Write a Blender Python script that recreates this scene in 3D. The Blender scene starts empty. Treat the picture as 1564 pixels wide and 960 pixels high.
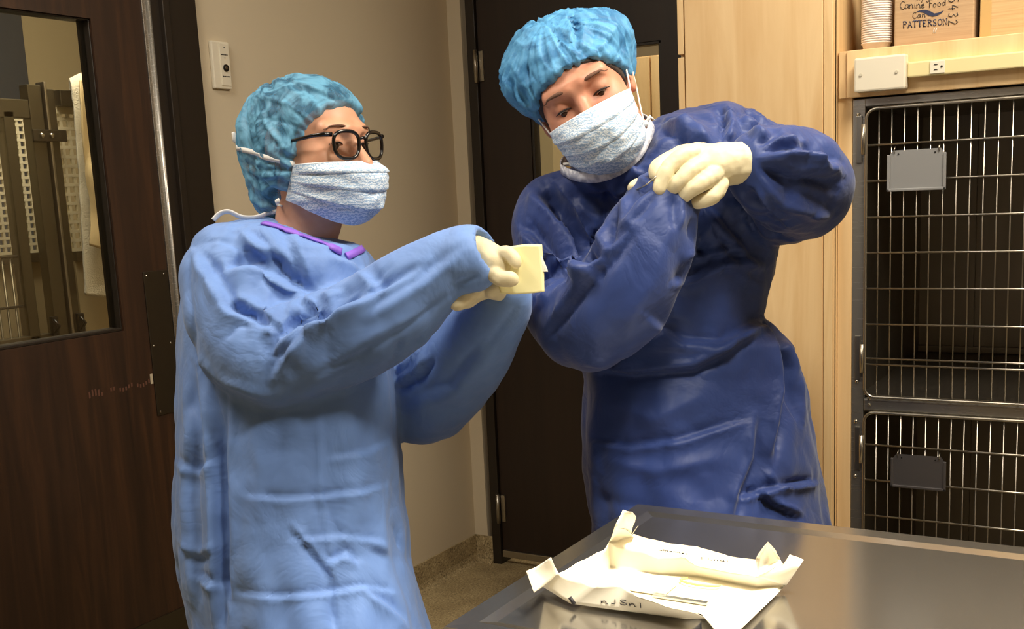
import bpy, bmesh, math, random
import numpy as np
from mathutils import Vector, Matrix, noise
from mathutils.bvhtree import BVHTree
random.seed(7)
sc = bpy.context.scene
COL = sc.collection

# ------------------------------------------------------------------ camera
FOC, CX, CY = 1689.0, 782.0, 587.0          # the photo is the upper part of a 4:3 frame, hence the shifted centre
YAW, PITCH, ROLL = -.54328, .17193, -.0477
CAM = np.array([0.0, 0.0, 1.36])
_f = np.array([math.sin(YAW)*math.cos(PITCH), math.cos(YAW)*math.cos(PITCH), -math.sin(PITCH)])
_r = np.array([math.cos(YAW), -math.sin(YAW), 0.0]); _u = np.cross(_r, _f)
RT = _r*math.cos(ROLL)+_u*math.sin(ROLL); UP = _u*math.cos(ROLL)-_r*math.sin(ROLL); FW = _f
cd = bpy.data.cameras.new('camera'); cam = bpy.data.objects.new('camera', cd); COL.objects.link(cam)
cam.matrix_world = Matrix(((RT[0], UP[0], -FW[0], CAM[0]), (RT[1], UP[1], -FW[1], CAM[1]), (RT[2], UP[2], -FW[2], CAM[2]), (0, 0, 0, 1)))
cd.sensor_fit = 'HORIZONTAL'; cd.sensor_width = 36.0; cd.lens = 36.0*FOC/1564
cd.shift_y = (CY-480)/1564
cd.clip_start = .02; cd.clip_end = 60
sc.camera = cam

# ------------------------------------------------------------------ world, lights, exposure
w = bpy.data.worlds.new('world'); sc.world = w; w.use_nodes = True
w.node_tree.nodes['Background'].inputs[0].default_value = (1.0, .93, .82, 1)
w.node_tree.nodes['Background'].inputs[1].default_value = .12
sc.view_settings.view_transform = 'Standard'; sc.view_settings.look = 'None'
sc.view_settings.exposure = 0.15; sc.view_settings.gamma = 1.0; sc.view_settings.use_curve_mapping = False

def area(name, loc, target, sx, sy, power, col, spread=math.pi):
    l = bpy.data.lights.new(name, 'AREA'); l.shape = 'RECTANGLE'; l.size = sx; l.size_y = sy; l.energy = power; l.color = col
    l.spread = spread
    o = bpy.data.objects.new(name, l); COL.objects.link(o); o.location = loc
    o.rotation_euler = (Vector(target)-Vector(loc)).to_track_quat('-Z', 'Y').to_euler()
    return o
area('ceiling_light_panel', (.05, 1.85, 2.62), (-.1, 1.8, 0), .6, .6, 42, (1, .90, .74))
area('ceiling_light_panel_rear', (-1.6, .75, 2.62), (-1.7, .9, .6), .6, .6, 22, (1, .92, .80))
area('kennel_light', (-2.75, 2.2, 2.6), (-3.3, 2.6, 0), .6, 1.2, 36, (1, .88, .68))
area('back_room_light', (-1.5, 4.2, 2.5), (-1.5, 4.4, 0), 1.2, .5, 18, (1, .88, .68))
sl = bpy.data.lights.new('exam_lamp_light', 'SPOT'); sl.energy = 60; sl.spot_size = math.radians(75); sl.spot_blend = .6; sl.shadow_soft_size = .13; sl.color = (1, .95, .84)
slo = bpy.data.objects.new('exam_lamp_light', sl); COL.objects.link(slo); slo.location = (-.15, 1.0, 2.45)
slo.rotation_euler = (Vector((-.65, 1.45, .9))-Vector(slo.location)).to_track_quat('-Z', 'Y').to_euler()

s2 = bpy.data.lights.new('added_paper_spot', 'SPOT'); s2.energy = 140; s2.spot_size = math.radians(36); s2.spot_blend = .6; s2.shadow_soft_size = .07; s2.color = (1, .95, .84)  # added narrow spot, no such lamp seen; brightens the paper wrap, spares the hands
s2o = bpy.data.objects.new('added_paper_spot', s2); COL.objects.link(s2o); s2o.location = (.1, .9, 2.3)
s2o.rotation_euler = (Vector((-.55, 1.27, .86))-Vector(s2o.location)).to_track_quat('-Z', 'Y').to_euler()

# ------------------------------------------------------------------ helpers: geometry
def toW(p):                                       # camera-aligned metres (right, up, away) -> world
    p = np.asarray(p, float); return CAM + p[..., 0:1]*RT + p[..., 1:2]*UP + p[..., 2:3]*FW
def cf(px, py, t): return np.array([(px-CX)/FOC*t, (CY-py)/FOC*t, t])
def at(px, py, t): return Vector(toW(cf(px, py, t)))
def on(px, py, axis, val):
    d = RT*(px-CX)/FOC + UP*(CY-py)/FOC + FW
    return Vector(CAM + d*(val-CAM[axis])/d[axis])
def to_px(P):
    d = np.asarray(P, float)-CAM; z = d@FW
    return CX+FOC*(d@RT)/z, CY-FOC*(d@UP)/z, z

def link(name, me, mat=None, parent=None, smooth=False):
    o = bpy.data.objects.new(name, me); COL.objects.link(o)
    if mat is not None:
        for m in (mat if isinstance(mat, (list, tuple)) else [mat]): me.materials.append(m)
    if smooth: me.polygons.foreach_set('use_smooth', [True]*len(me.polygons))
    if parent is not None:
        root = parent; off = Vector((0, 0, 0))
        while root is not None: off += Vector(root.location); root = root.parent
        me.transform(Matrix.Translation(-off)); o.parent = parent
    me.update(); return o
def tag(o, label=None, cat=None, group=None, kind=None):
    if label: o['label'] = label
    if cat: o['category'] = cat
    if group: o['group'] = group
    if kind: o['kind'] = kind
    return o
def empty(name, loc, label, cat, group=None, kind=None):
    o = bpy.data.objects.new(name, None); COL.objects.link(o); o.location = loc; o.empty_display_size = .05
    return tag(o, label, cat, group, kind)

class MB:
    """collects shapes in world coordinates; build() links them as ONE mesh object"""
    def __init__(s): s.bm = bmesh.new()
    def box(s, lo, hi, bev=0, mi=0):
        t = bmesh.new(); bmesh.ops.create_cube(t, size=1)
        lo, hi = Vector(lo), Vector(hi); c = (lo+hi)/2; d = hi-lo
        for v in t.verts: v.co = Vector((v.co.x*d.x, v.co.y*d.y, v.co.z*d.z))+c
        if bev: bmesh.ops.bevel(t, geom=t.edges[:], offset=min(bev, min(abs(x) for x in d)*.45), segments=2, affect='EDGES', profile=.6)
        for f in t.faces: f.material_index = mi
        s.add(t); return s
    def add(s, t):
        me = bpy.data.meshes.new('t'); t.to_mesh(me); t.free(); s.bm.from_mesh(me); bpy.data.meshes.remove(me)
    def tube(s, pts, r, seg=8, closed=False, mi=0, flat=1.0, caps=True):
        pts = [Vector(p) for p in pts]; n = len(pts); rr = r if isinstance(r, (list, tuple)) else [r]*n
        rings = []; ref = None
        for i, p in enumerate(pts):
            a = pts[(i-1) % n] if (closed or i > 0) else p; b = pts[(i+1) % n] if (closed or i < n-1) else p
            d = (b-a).normalized()
            if ref is None: ref = d.orthogonal().normalized()
            ref = (ref-d*ref.dot(d)).normalized(); q = d.cross(ref)
            rings.append([s.bm.verts.new(p+(ref*math.cos(2*math.pi*k/seg)+q*math.sin(2*math.pi*k/seg)*flat)*rr[i]) for k in range(seg)])
        m = n if closed else n-1
        for i in range(m):
            A, B = rings[i], rings[(i+1) % n]
            for k in range(seg):
                f = s.bm.faces.new((A[k], A[(k+1) % seg], B[(k+1) % seg], B[k])); f.material_index = mi; f.smooth = True
        if not closed and caps:
            s.bm.faces.new(rings[0][::-1]).material_index = mi; s.bm.faces.new(rings[-1]).material_index = mi
        return s
    def ribbon(s, pts, nrm, width, th=.0008, mi=0):
        """flat strip along pts; nrm = list of surface normals"""
        pts = [Vector(p) for p in pts]; n = len(pts); rows = []
        for i, p in enumerate(pts):
            d = (pts[min(i+1, n-1)]-pts[max(i-1, 0)]).normalized(); N = Vector(nrm[i]); b = d.cross(N).normalized()
            wd = width[i] if isinstance(width, (list, tuple)) else width
            rows.append([s.bm.verts.new(p+b*wd/2+N*th), s.bm.verts.new(p-b*wd/2+N*th), s.bm.verts.new(p-b*wd/2), s.bm.verts.new(p+b*wd/2)])
        for i in range(n-1):
            A, B = rows[i], rows[i+1]
            for k in range(4):
                f = s.bm.faces.new((A[k], A[(k+1) % 4], B[(k+1) % 4], B[k])); f.smooth = True; f.material_index = mi
        s.bm.faces.new(rows[0]); s.bm.faces.new(rows[-1][::-1]); return s
    def cyl(s, c, axis, r, h, seg=24, r2=None, mi=0):
        axis = Vector(axis).normalized(); c = Vector(c)
        return s.tube([c-axis*h/2, c+axis*h/2], [r, r if r2 is None else r2], seg, mi=mi)
    def sphere(s, c, r, sc3=(1, 1, 1), seg=16, mi=0):
        t = bmesh.new(); bmesh.ops.create_uvsphere(t, u_segments=seg, v_segments=seg//2+2, radius=1)
        for v in t.verts: v.co = Vector((v.co.x*sc3[0]*r, v.co.y*sc3[1]*r, v.co.z*sc3[2]*r))+Vector(c)
        for f in t.faces: f.smooth = True; f.material_index = mi
        s.add(t); return s
    def poly(s, pts, mi=0):
        f = s.bm.faces.new([s.bm.verts.new(Vector(p)) for p in pts]); f.material_index = mi; return s
    def build(s, name, mat, parent=None, fix=True):
        if fix: bmesh.ops.recalc_face_normals(s.bm, faces=s.bm.faces[:])
        me = bpy.data.meshes.new(name); s.bm.to_mesh(me); s.bm.free()
        return link(name, me, mat, parent)

# ------------------------------------------------------------------ helpers: fields (smooth solids)
def surfnet(F, org, h):
    s = F < 0; nx, ny, nz = F.shape
    cs = np.zeros((nx-1, ny-1, nz-1), np.int8)
    offs = [(a, b, c) for a in (0, 1) for b in (0, 1) for c in (0, 1)]
    for a, b, c in offs: cs += s[a:nx-1+a, b:ny-1+b, c:nz-1+c]
    act = (cs > 0) & (cs < 8); idx = np.argwhere(act)
    vid = np.full(act.shape, -1, np.int32); vid[act] = np.arange(len(idx))
    pos = np.zeros((len(idx), 3)); cnt = np.zeros(len(idx))
    for ai, A in enumerate(offs):
        for B in offs[ai+1:]:
            if sum(abs(A[k]-B[k]) for k in range(3)) != 1: continue
            fa = F[idx[:, 0]+A[0], idx[:, 1]+A[1], idx[:, 2]+A[2]]; fb = F[idx[:, 0]+B[0], idx[:, 1]+B[1], idx[:, 2]+B[2]]
            m = (fa < 0) != (fb < 0); t = np.where(m, fa/np.where(m, fa-fb, 1), 0)
            for k in range(3): pos[:, k] += np.where(m, A[k]+(B[k]-A[k])*t, 0)
            cnt += m
    pos = pos/cnt[:, None]+idx
    V = org+pos*h; Q = []
    for ax in range(3):
        o = np.zeros(3, int); o[ax] = 1; b, c = (ax+1) % 3, (ax+2) % 3
        A = s[:nx-o[0], :ny-o[1], :nz-o[2]]; B = s[o[0]:, o[1]:, o[2]:]
        e = np.argwhere(A != B); e = e[(e[:, b] > 0) & (e[:, c] > 0)]
        e = e[(e[:, b] < F.shape[b]-1) & (e[:, c] < F.shape[c]-1)]
        ins = A[e[:, 0], e[:, 1], e[:, 2]]
        def g(db, dc):
            q = e.copy(); q[:, b] += db; q[:, c] += dc; return vid[q[:, 0], q[:, 1], q[:, 2]]
        q = np.stack([g(-1, -1), g(0, -1), g(0, 0), g(-1, 0)], 1)
        q[~ins] = q[~ins][:, ::-1]; Q.append(q)
    return V, np.concatenate(Q)

class Field:
    def __init__(s, lo, hi, h):
        s.lo = np.array(lo, float); s.h = h; n = np.ceil((np.array(hi)-s.lo)/h).astype(int)+1
        s.ax = [s.lo[i]+np.arange(n[i])*h for i in range(3)]; s.F = np.full(n, .3, np.float32)
    def sub(s, lo, hi):
        sl = []
        for i in range(3):
            a = int(max(0, math.floor((lo[i]-s.lo[i])/s.h))); b = int(min(len(s.ax[i]), math.ceil((hi[i]-s.lo[i])/s.h)+1)); sl.append(slice(a, max(a, b)))
        X, Y, Z = np.meshgrid(*[s.ax[i][sl[i]].astype(np.float32) for i in range(3)], indexing='ij', sparse=True)
        return tuple(sl), X, Y, Z
    def put(s, sl, d, k):
        A = s.F[sl]
        if k <= 0: s.F[sl] = np.minimum(A, d)
        else:
            h = np.maximum(k-np.abs(A-d), 0)/k; s.F[sl] = np.minimum(A, d)-h*h*k*.25
    def cut(s, sl, d, k):                        # remove the solid d
        A = s.F[sl]; d = -d; h = np.maximum(k-np.abs(A-d), 0)/max(k, 1e-9); s.F[sl] = np.maximum(A, d)+h*h*k*.25
    def cone(s, a, b, ra, rb, k=.02, cut=False):
        a = np.array(a, float); b = np.array(b, float); m = max(ra, rb)+k+.01
        sl, X, Y, Z = s.sub(np.minimum(a, b)-m, np.maximum(a, b)+m); d = b-a; L = max(d@d, 1e-9)
        t = np.clip(((X-a[0])*d[0]+(Y-a[1])*d[1]+(Z-a[2])*d[2])/L, 0, 1)
        q = np.sqrt((X-a[0]-t*d[0])**2+(Y-a[1]-t*d[1])**2+(Z-a[2]-t*d[2])**2)-(ra+t*(rb-ra))
        (s.cut if cut else s.put)(sl, q.astype(np.float32), k)
    def chain(s, pts, k=.02, inner=.004):        # pts: (x, y, z, r)
        for p, q in zip(pts[:-1], pts[1:]): s.cone(p[:3], q[:3], p[3], q[3], k)
    def ell(s, c, r, k=.02, cut=False, M=None):
        c = np.array(c, float); r = np.array(r, float); m = max(r)+k+.01
        sl, X, Y, Z = s.sub(c-m, c+m); x, y, z = X-c[0], Y-c[1], Z-c[2]
        if M is not None:
            M = np.array(M); x, y, z = [x*M[0, i]+y*M[1, i]+z*M[2, i] for i in range(3)]
        k0 = np.sqrt((x/r[0])**2+(y/r[1])**2+(z/r[2])**2); k1 = np.sqrt((x/r[0]**2)**2+(y/r[1]**2)**2+(z/r[2]**2)**2)+1e-6
        (s.cut if cut else s.put)(sl, (k0*(k0-1)/k1).astype(np.float32), k)
    def mesh(s): return surfnet(s.F, s.lo, s.h)

def spline(pts, n=4):                             # Catmull-Rom through tuples
    P = np.array(pts, float); out = []
    for i in range(len(P)-1):
        a, b, c, d = P[max(i-1, 0)], P[i], P[i+1], P[min(i+2, len(P)-1)]
        for j in range(n):
            t = j/n; out.append(.5*((2*b)+(-a+c)*t+(2*a-5*b+4*c-d)*t*t+(-a+3*b-3*c+d)*t**3))
    out.append(P[-1]); return np.array(out)
def pchain(pts, n=4):                             # (px, py, t, r) -> smooth chain in camera-aligned metres
    q = spline([tuple(cf(a, b, t))+(r,) for a, b, t, r in pts], n); return q

def smooth_np(V, Q, it, lam=.5):
    E = np.concatenate([Q[:, [0, 1]], Q[:, [1, 2]], Q[:, [2, 3]], Q[:, [3, 0]]]); n = len(V)
    deg = np.bincount(E.ravel(), minlength=n)[:, None]
    for _ in range(it):
        A = np.zeros_like(V)
        for k in range(3): A[:, k] = np.bincount(E[:, 0], V[E[:, 1], k], n)+np.bincount(E[:, 1], V[E[:, 0], k], n)
        V = V+(A/np.maximum(deg, 1)-V)*lam
    return V
def normals_np(V, Q):
    n = np.cross(V[Q[:, 2]]-V[Q[:, 0]], V[Q[:, 3]]-V[Q[:, 1]]); N = np.zeros_like(V)
    for i in range(4):
        for k in range(3): N[:, k] += np.bincount(Q[:, i], n[:, k], len(V))
    return N/np.maximum(np.linalg.norm(N, axis=1, keepdims=True), 1e-12)
def buckle(V, Q, s=.05, outer=45, up=.016, dn=.010, hor=.5, hot=(), fin=5, lp=.3):
    """let the cloth be a little longer than the solid it hangs on, so that it buckles into real wrinkles"""
    E = np.concatenate([Q[:, [0, 1]], Q[:, [1, 2]], Q[:, [2, 3]], Q[:, [3, 0]]]); E.sort(axis=1); E = np.unique(E, axis=0)
    E = np.concatenate([E, Q[:, [0, 2]], Q[:, [1, 3]]]); n = len(V); V0 = V.copy(); N0 = normals_np(V0, Q)
    d0 = V0[E[:, 1]]-V0[E[:, 0]]; L0 = np.linalg.norm(d0, axis=1); hz = 1-(d0[:, 2]/np.maximum(L0, 1e-9))**2
    mid = (V0[E[:, 0]]+V0[E[:, 1]])/2; loc = np.ones(len(E))
    for c, r, g in hot: loc = loc+(g-1)*np.exp(-(np.linalg.norm(mid-np.array(c), axis=1)/r)**2)
    L = L0*(1+s*loc*(1-hor+hor*hz*1.5)); deg = np.maximum(np.bincount(E.ravel(), minlength=n), 1)
    x = V0+N0*((np.abs(nz(V0, (11, 11, 7), 31, 3))*.012-.002))[:, None]
    def solve(x, w=1.3):
        d = x[E[:, 1]]-x[E[:, 0]]; l = np.maximum(np.linalg.norm(d, axis=1), 1e-9); c = d*((l-L)/l*.5)[:, None]; A = np.zeros_like(x)
        for k in range(3): A[:, k] = np.bincount(E[:, 0], c[:, k], n)-np.bincount(E[:, 1], c[:, k], n)
        return x+A/deg[:, None]*w*2
    def limit(x):
        d = x-V0; dn_ = (d*N0).sum(1); t = d-N0*dn_[:, None]; return V0+t*.97+N0*np.clip(dn_, -dn, up)[:, None]
    for o in range(outer):
        for _ in range(3): x = limit(solve(x))
        x = V0+smooth_np(x-V0, Q, 1, lp)
    for _ in range(fin): x = limit(solve(x)); x = V0+smooth_np(x-V0, Q, 1, .2)
    d = x-V0; lo_ = smooth_np(d, Q, 6, .5); x = V0+d+(d-lo_)*.7                 # crisper crease lines
    return smooth_np(x, Q, 1, .15)
def mesh_np(name, V, Q, mat, parent=None, smooth=True):
    me = bpy.data.meshes.new(name); me.vertices.add(len(V)); me.vertices.foreach_set('co', np.ascontiguousarray(V, dtype=np.float32).ravel())
    me.loops.add(Q.size); me.loops.foreach_set('vertex_index', Q.ravel().astype(np.int32)); me.polygons.add(len(Q))
    me.polygons.foreach_set('loop_start', np.arange(0, Q.size, 4, dtype=np.int32)); me.update(calc_edges=True); me.validate()
    return link(name, me, mat, parent, smooth)
def nz(V, fr, seed=0, oc=1):
    f = np.array(fr, float); P = V*f+seed*17.3
    return np.array([noise.fractal(Vector(p), 1.0, 2.0, oc) if oc > 1 else noise.noise(Vector(p)) for p in P])
def bvh_of(o):
    me = o.data; off = o.parent.location if o.parent else Vector((0, 0, 0))
    if o.parent and o.parent.parent: off = off+o.parent.parent.location
    return BVHTree.FromPolygons([v.co+off for v in me.vertices], [tuple(p.vertices) for p in me.polygons])
def hit(bvh, px, py, off=.002):
    d = Vector(RT*(px-CX)/FOC+UP*(CY-py)/FOC+FW).normalized(); p, n, i, ds = bvh.ray_cast(Vector(CAM), d)
    if p is None: return None, None
    if n.dot(d) > 0: n = -n
    return p+n*off, n

def sculpt(V, Q, strokes, tol=.05, gain=.95):
    """press fold lines into the cloth that faces the room; lines given where the photo shows them on that cloth"""
    N = normals_np(V, Q); px, py, t = to_px(V); bx = (px/5).astype(int); by = (py/5).astype(int)
    W = 500; key = np.clip(bx, -50, 400)+50+(np.clip(by, -50, 350)+50)*W; zb = np.full(W*W, 9.0); np.minimum.at(zb, key, t)
    vis = (t < zb[key]+tol); vis &= (N@(-FW) > -.1)
    D = np.zeros(len(V))
    for pts, wd, amp, kind in strokes:
        P = np.array(pts, float); best = np.full(len(V), 1e9); sd = np.zeros(len(V)); al = np.zeros(len(V))
        L = np.concatenate([[0], np.cumsum(np.linalg.norm(np.diff(P, axis=0), axis=1))])
        near = vis & (px > P[:, 0].min()-4*wd) & (px < P[:, 0].max()+4*wd) & (py > P[:, 1].min()-4*wd) & (py < P[:, 1].max()+4*wd)
        ii = np.nonzero(near)[0]
        if not len(ii): continue
        x, y = px[ii], py[ii]; b = best[ii]; s_ = sd[ii]; a_ = al[ii]
        for j in range(len(P)-1):
            d = P[j+1]-P[j]; l2 = max(d@d, 1e-9); u = np.clip(((x-P[j, 0])*d[0]+(y-P[j, 1])*d[1])/l2, 0, 1)
            ex, ey = x-P[j, 0]-u*d[0], y-P[j, 1]-u*d[1]; q = np.hypot(ex, ey); m = q < b
            sg = np.sign(d[0]*ey-d[1]*ex)
            b = np.where(m, q, b); s_ = np.where(m, sg, s_); a_ = np.where(m, L[j]+u*math.sqrt(l2), a_)
        u = a_/L[-1]; tap = np.clip(np.minimum(u, 1-u)*5, 0, 1)**.7*.85+.15*(b < wd)
        if kind == 'r': pr = np.exp(-(b/wd)**1.3)                      # soft ridge (amp<0: valley)
        elif kind == 's': pr = np.exp(-b/wd)                          # sharp crease
        elif kind == 'f': pr = s_*np.clip(b/wd, 0, 1)*np.exp(-b/wd)*2.7   # fold: one side up, the other down
        D[ii] += gain*amp*pr*tap*np.clip((N[ii]@(-FW))*2.2-.25, 0, 1)
    return V+N*D[:, None]

# ------------------------------------------------------------------ materials
def S(c):                                         # sRGB 0-255 -> linear
    return tuple(((x/255)/12.92 if x/255 <= .04045 else ((x/255+.055)/1.055)**2.4) for x in c)+(1,)
class M:
    def __init__(s, name, col=(200, 200, 200), rough=.5, metal=0, spec=.5, **kw):
        s.m = bpy.data.materials.new(name); s.m.use_nodes = True; s.t = s.m.node_tree; s.b = s.t.nodes['Principled BSDF']
        s.set(Roughness=rough, Metallic=metal); s.b.inputs['Base Color'].default_value = S(col); s.b.inputs['Specular IOR Level'].default_value = spec
        s.set(**kw)
    def set(s, **kw):
        for k, v in kw.items(): s.b.inputs[k.replace('_', ' ')].default_value = v
    def n(s, typ, **kw):
        n = s.t.nodes.new(typ)
        for k, v in kw.items():
            if k.startswith('i_'): n.inputs[k[2:].replace('_', ' ')].default_value = v
            else: setattr(n, k, v)
        return n
    def l(s, a, b): s.t.links.new(a, b)
    def coords(s, scale=(1, 1, 1), rot=(0, 0, 0)):
        g = s.n('ShaderNodeNewGeometry'); mp = s.n('ShaderNodeMapping'); mp.inputs['Scale'].default_value = scale; mp.inputs['Rotation'].default_value = rot
        s.l(g.outputs['Position'], mp.inputs[0]); return mp.outputs[0]
    def noise(s, co, scale=5, detail=3, rough=.5, dist=0):
        n = s.n('ShaderNodeTexNoise', i_Scale=scale, i_Detail=detail, i_Roughness=rough, i_Distortion=dist); s.l(co, n.inputs['Vector']); return n.outputs[0]
    def ramp(s, fac, stops):
        r = s.n('ShaderNodeValToRGB'); e = r.color_ramp.elements
        e[0].position, e[0].color = stops[0][0], S(stops[0][1]); e[1].position, e[1].color = stops[-1][0], S(stops[-1][1])
        for p, c in stops[1:-1]: x = e.new(p); x.color = S(c)
        s.l(fac, r.inputs[0]); return r.outputs[0]
    def bump(s, fac, st=.2, dist=.002):
        b = s.n('ShaderNodeBump', i_Strength=st, i_Distance=dist); s.l(fac, b.inputs['Height']); s.l(b.outputs[0], s.b.inputs['Normal'])
    def color(s, o): s.l(o, s.b.inputs['Base Color'])

def wood(name, stops, rough, sc3, nscale=3, bump=.05):
    m = M(name, rough=rough); co = m.coords(sc3); a = m.noise(co, nscale, 5, .6, .8); m.color(m.ramp(a, stops)); m.bump(a, bump); return m.m
dark_wood_y = wood('dark walnut door', [(.3, (36, 21, 10)), (.5, (50, 30, 16)), (.7, (68, 42, 22))], .5, (3, 9, .55))
dark_wood_x = wood('espresso door', [(.3, (29, 17, 11)), (.7, (40, 25, 17))], .45, (9, 3, .5))
maple = wood('maple laminate', [(.3, (214, 176, 124)), (.5, (224, 190, 140)), (.72, (233, 202, 154))], .38, (7, 7, .55), 2.6, .02)
maple_edge = wood('maple edge', [(.3, (216, 180, 128)), (.7, (232, 200, 150))], .4, (14, 14, .8), 3, .02)
dark_trim = M('dark brown frame paint', (34, 26, 18), .45).m
gap_black = M('shadow gap', (14, 11, 9), .8).m
m = M('greige wall paint', (206, 192, 166), .75); m.bump(m.noise(m.coords(), 160, 2), .12, .001); wall_paint = m.m
m = M('beige kennel wall paint', (176, 160, 124), .75); kennel_paint = m.m
blue_paint = M('slate wall panel', (62, 66, 72), .6).m
m = M('speckled epoxy floor', rough=.42); co = m.coords(); a = m.noise(co, 150, 2, .7); b = m.noise(co, 9, 4, .6)
ca = m.ramp(a, [(.33, (112, 98, 70)), (.46, (172, 154, 116)), (.56, (182, 163, 124)), (.68, (214, 198, 162))]); mx = m.n('ShaderNodeMix', data_type='RGBA', blend_type='MULTIPLY', i_Factor=.6)
m.l(ca, mx.inputs[6]); m.l(m.ramp(b, [(.3, (170, 160, 145)), (.7, (255, 255, 255))]), mx.inputs[7]); m.color(mx.outputs[2]); m.bump(a, .15); terrazzo = m.m
def haze(mt, col, rough, fac):
    """fine scratches: part of the steel scatters broadly"""
    t = mt.node_tree; b = t.nodes['Principled BSDF']; g = t.nodes.new('ShaderNodeBsdfAnisotropic' if hasattr(bpy.types, 'ShaderNodeBsdfAnisotropic') else 'ShaderNodeBsdfGlossy')
    g.inputs['Color'].default_value = S(col); g.inputs['Roughness'].default_value = rough; mx = t.nodes.new('ShaderNodeMixShader'); mx.inputs[0].default_value = fac
    t.links.new(b.outputs[0], mx.inputs[1]); t.links.new(g.outputs[0], mx.inputs[2]); t.links.new(mx.outputs[0], t.nodes['Material Output'].inputs['Surface'])
def steel(name, col, rough, sc3, spread=.12, bump=.02):
    m = M(name, col, rough, 1); a = m.noise(m.coords(sc3), 6, 4, .6)
    mr = m.n('ShaderNodeMapRange', i_To_Min=rough-spread/2, i_To_Max=rough+spread/2); m.l(a, mr.inputs[0]); m.l(mr.outputs[0], m.b.inputs['Roughness']); m.bump(a, bump, .001); return m.m
steel_top = steel('brushed steel table top', (176, 172, 166), .16, (3, 90, 3), .10, .02)
haze(steel_top, (190, 184, 174), .5, .2)
steel_cage = steel('cage stainless steel', (150, 146, 140), .26, (1.5, 20, 30), .14, .06)
haze(steel_cage, (190, 186, 178), .5, .5)
steel_inner = steel('cage inner steel', (130, 122, 110), .42, (30, 3, 1.5), .2, .12)
steel_dark = steel('dull steel plate', (92, 88, 80), .4, (40, 40, 2), .1, .02)
steel_rod = M('polished steel rod', (178, 172, 160), .33, 1).m
steel_screw = M('screw steel', (190, 186, 176), .25, 1).m
galv = steel('galvanised frame', (112, 106, 90), .45, (6, 6, 6), .2, .03)
card_steel = M('brushed card holder steel', (150, 150, 150), .5, .35).m
white_plastic = M('ivory plastic', (226, 218, 198), .35).m
cream_plastic = M('cream plastic raceway', (226, 212, 160), .35).m
black_plastic = M('black plastic', (20, 19, 19), .3).m
ink = M('black ink', (38, 34, 36), .6).m
navy_ink = M('navy print', (36, 44, 74), .6).m
m = M('cardboard', (176, 146, 110), .8); a = m.noise(m.coords((2, 2, 60)), 5, 3); m.color(m.ramp(a, [(.3, (172, 140, 104)), (.7, (186, 156, 120))])); cardboard = m.m
m = M('cardboard lighter', (190, 160, 116), .8); a = m.noise(m.coords((2, 2, 60)), 5, 3); m.color(m.ramp(a, [(.3, (186, 152, 104)), (.7, (200, 168, 122))])); cardboard2 = m.m
tape = M('packing tape', (196, 160, 104), .3).m
paper_cup = M('white foam', (232, 222, 214), .6).m
def glass_m(name, tint=(235, 240, 235), rough=.0):
    m = M(name, tint, rough, 0); m.set(IOR=1.45, Transmission_Weight=1.0); return m.m
def thin_glass(name):
    m = M(name); t = m.t; t.nodes.remove(m.b)
    g = m.n('ShaderNodeBsdfGlossy'); g.inputs['Roughness'].default_value = .02; tr = m.n('ShaderNodeBsdfTransparent'); tr.inputs[0].default_value = (.93, .94, .92, 1)
    fr = m.n('ShaderNodeFresnel', i_IOR=1.45); mx = m.n('ShaderNodeMixShader'); m.l(fr.outputs[0], mx.inputs[0]); m.l(tr.outputs[0], mx.inputs[1]); m.l(g.outputs[0], mx.inputs[2])
    m.l(mx.outputs[0], t.nodes['Material Output'].inputs['Surface']); return m.m
pane_glass = thin_glass('clear glass pane'); lens_glass = thin_glass('spectacle lens')
towel_m = M('terry towel', (222, 214, 190), .95, Sheen_Weight=.4); a = towel_m.noise(towel_m.coords(), 260, 2); towel_m.bump(a, .9, .004); towel_m = towel_m.m
sheet_m = M('beige cloth', (210, 188, 142), .9).m
perf_m = M('cream plastic lattice', (216, 206, 176), .5).m

def gown_mat(name, c0, c1, c2, rough=.5):
    m = M(name, c1, rough, 0, .25, Sheen_Weight=.15, Sheen_Roughness=.5); co = m.coords()
    a = m.noise(co, 5, 4, .6, .5); m.color(m.ramp(a, [(.3, c0), (.5, c1), (.72, c2)]))
    b = m.noise(co, 8, 4, .55, .8); v = m.n('ShaderNodeMath', operation='ABSOLUTE'); s_ = m.n('ShaderNodeMath', operation='SUBTRACT'); s_.inputs[1].default_value = .5
    m.l(b, s_.inputs[0]); m.l(s_.outputs[0], v.inputs[0]); m.bump(v.outputs[0], .5, .014); return m.m
gown_light = gown_mat('light blue nonwoven gown', (98, 128, 184), (106, 138, 196), (113, 145, 202), .6)
gown_navy = gown_mat('navy nonwoven gown', (38, 54, 106), (42, 60, 114), (48, 67, 123), .5)
purple_trim = M('purple knit binding', (134, 92, 200), .6).m
m = M('white knit neckband', (206, 206, 214), .75); a = m.noise(m.coords(), 90, 2); m.color(m.ramp(a, [(.4, (170, 172, 186)), (.6, (222, 222, 228))])); m.bump(a, .3); neck_m = m.m
white_tie = M('white tie fabric', (228, 226, 222), .7).m
m = M('latex glove', (218, 205, 168), .55, Subsurface_Weight=.06, Subsurface_Scale=.01); m.b.inputs['Subsurface Radius'].default_value = (1, .8, .5); m.bump(m.noise(m.coords(), 45, 4), .35, .004); latex = m.m
def skin_mat(name, c, c2):
    m = M(name, c, .48, 0, .4, Subsurface_Weight=.15, Subsurface_Scale=.008); m.b.inputs['Subsurface Radius'].default_value = (1, .35, .2)
    a = m.noise(m.coords(), 30, 4); m.color(m.ramp(a, [(.3, c2), (.7, c)])); m.bump(m.noise(m.coords(), 420, 2), .06, .001); return m.m
skin_w = skin_mat('skin light', (212, 160, 130), (200, 144, 114)); skin_m = skin_mat('skin ruddy', (204, 146, 118), (188, 126, 100))
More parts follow.
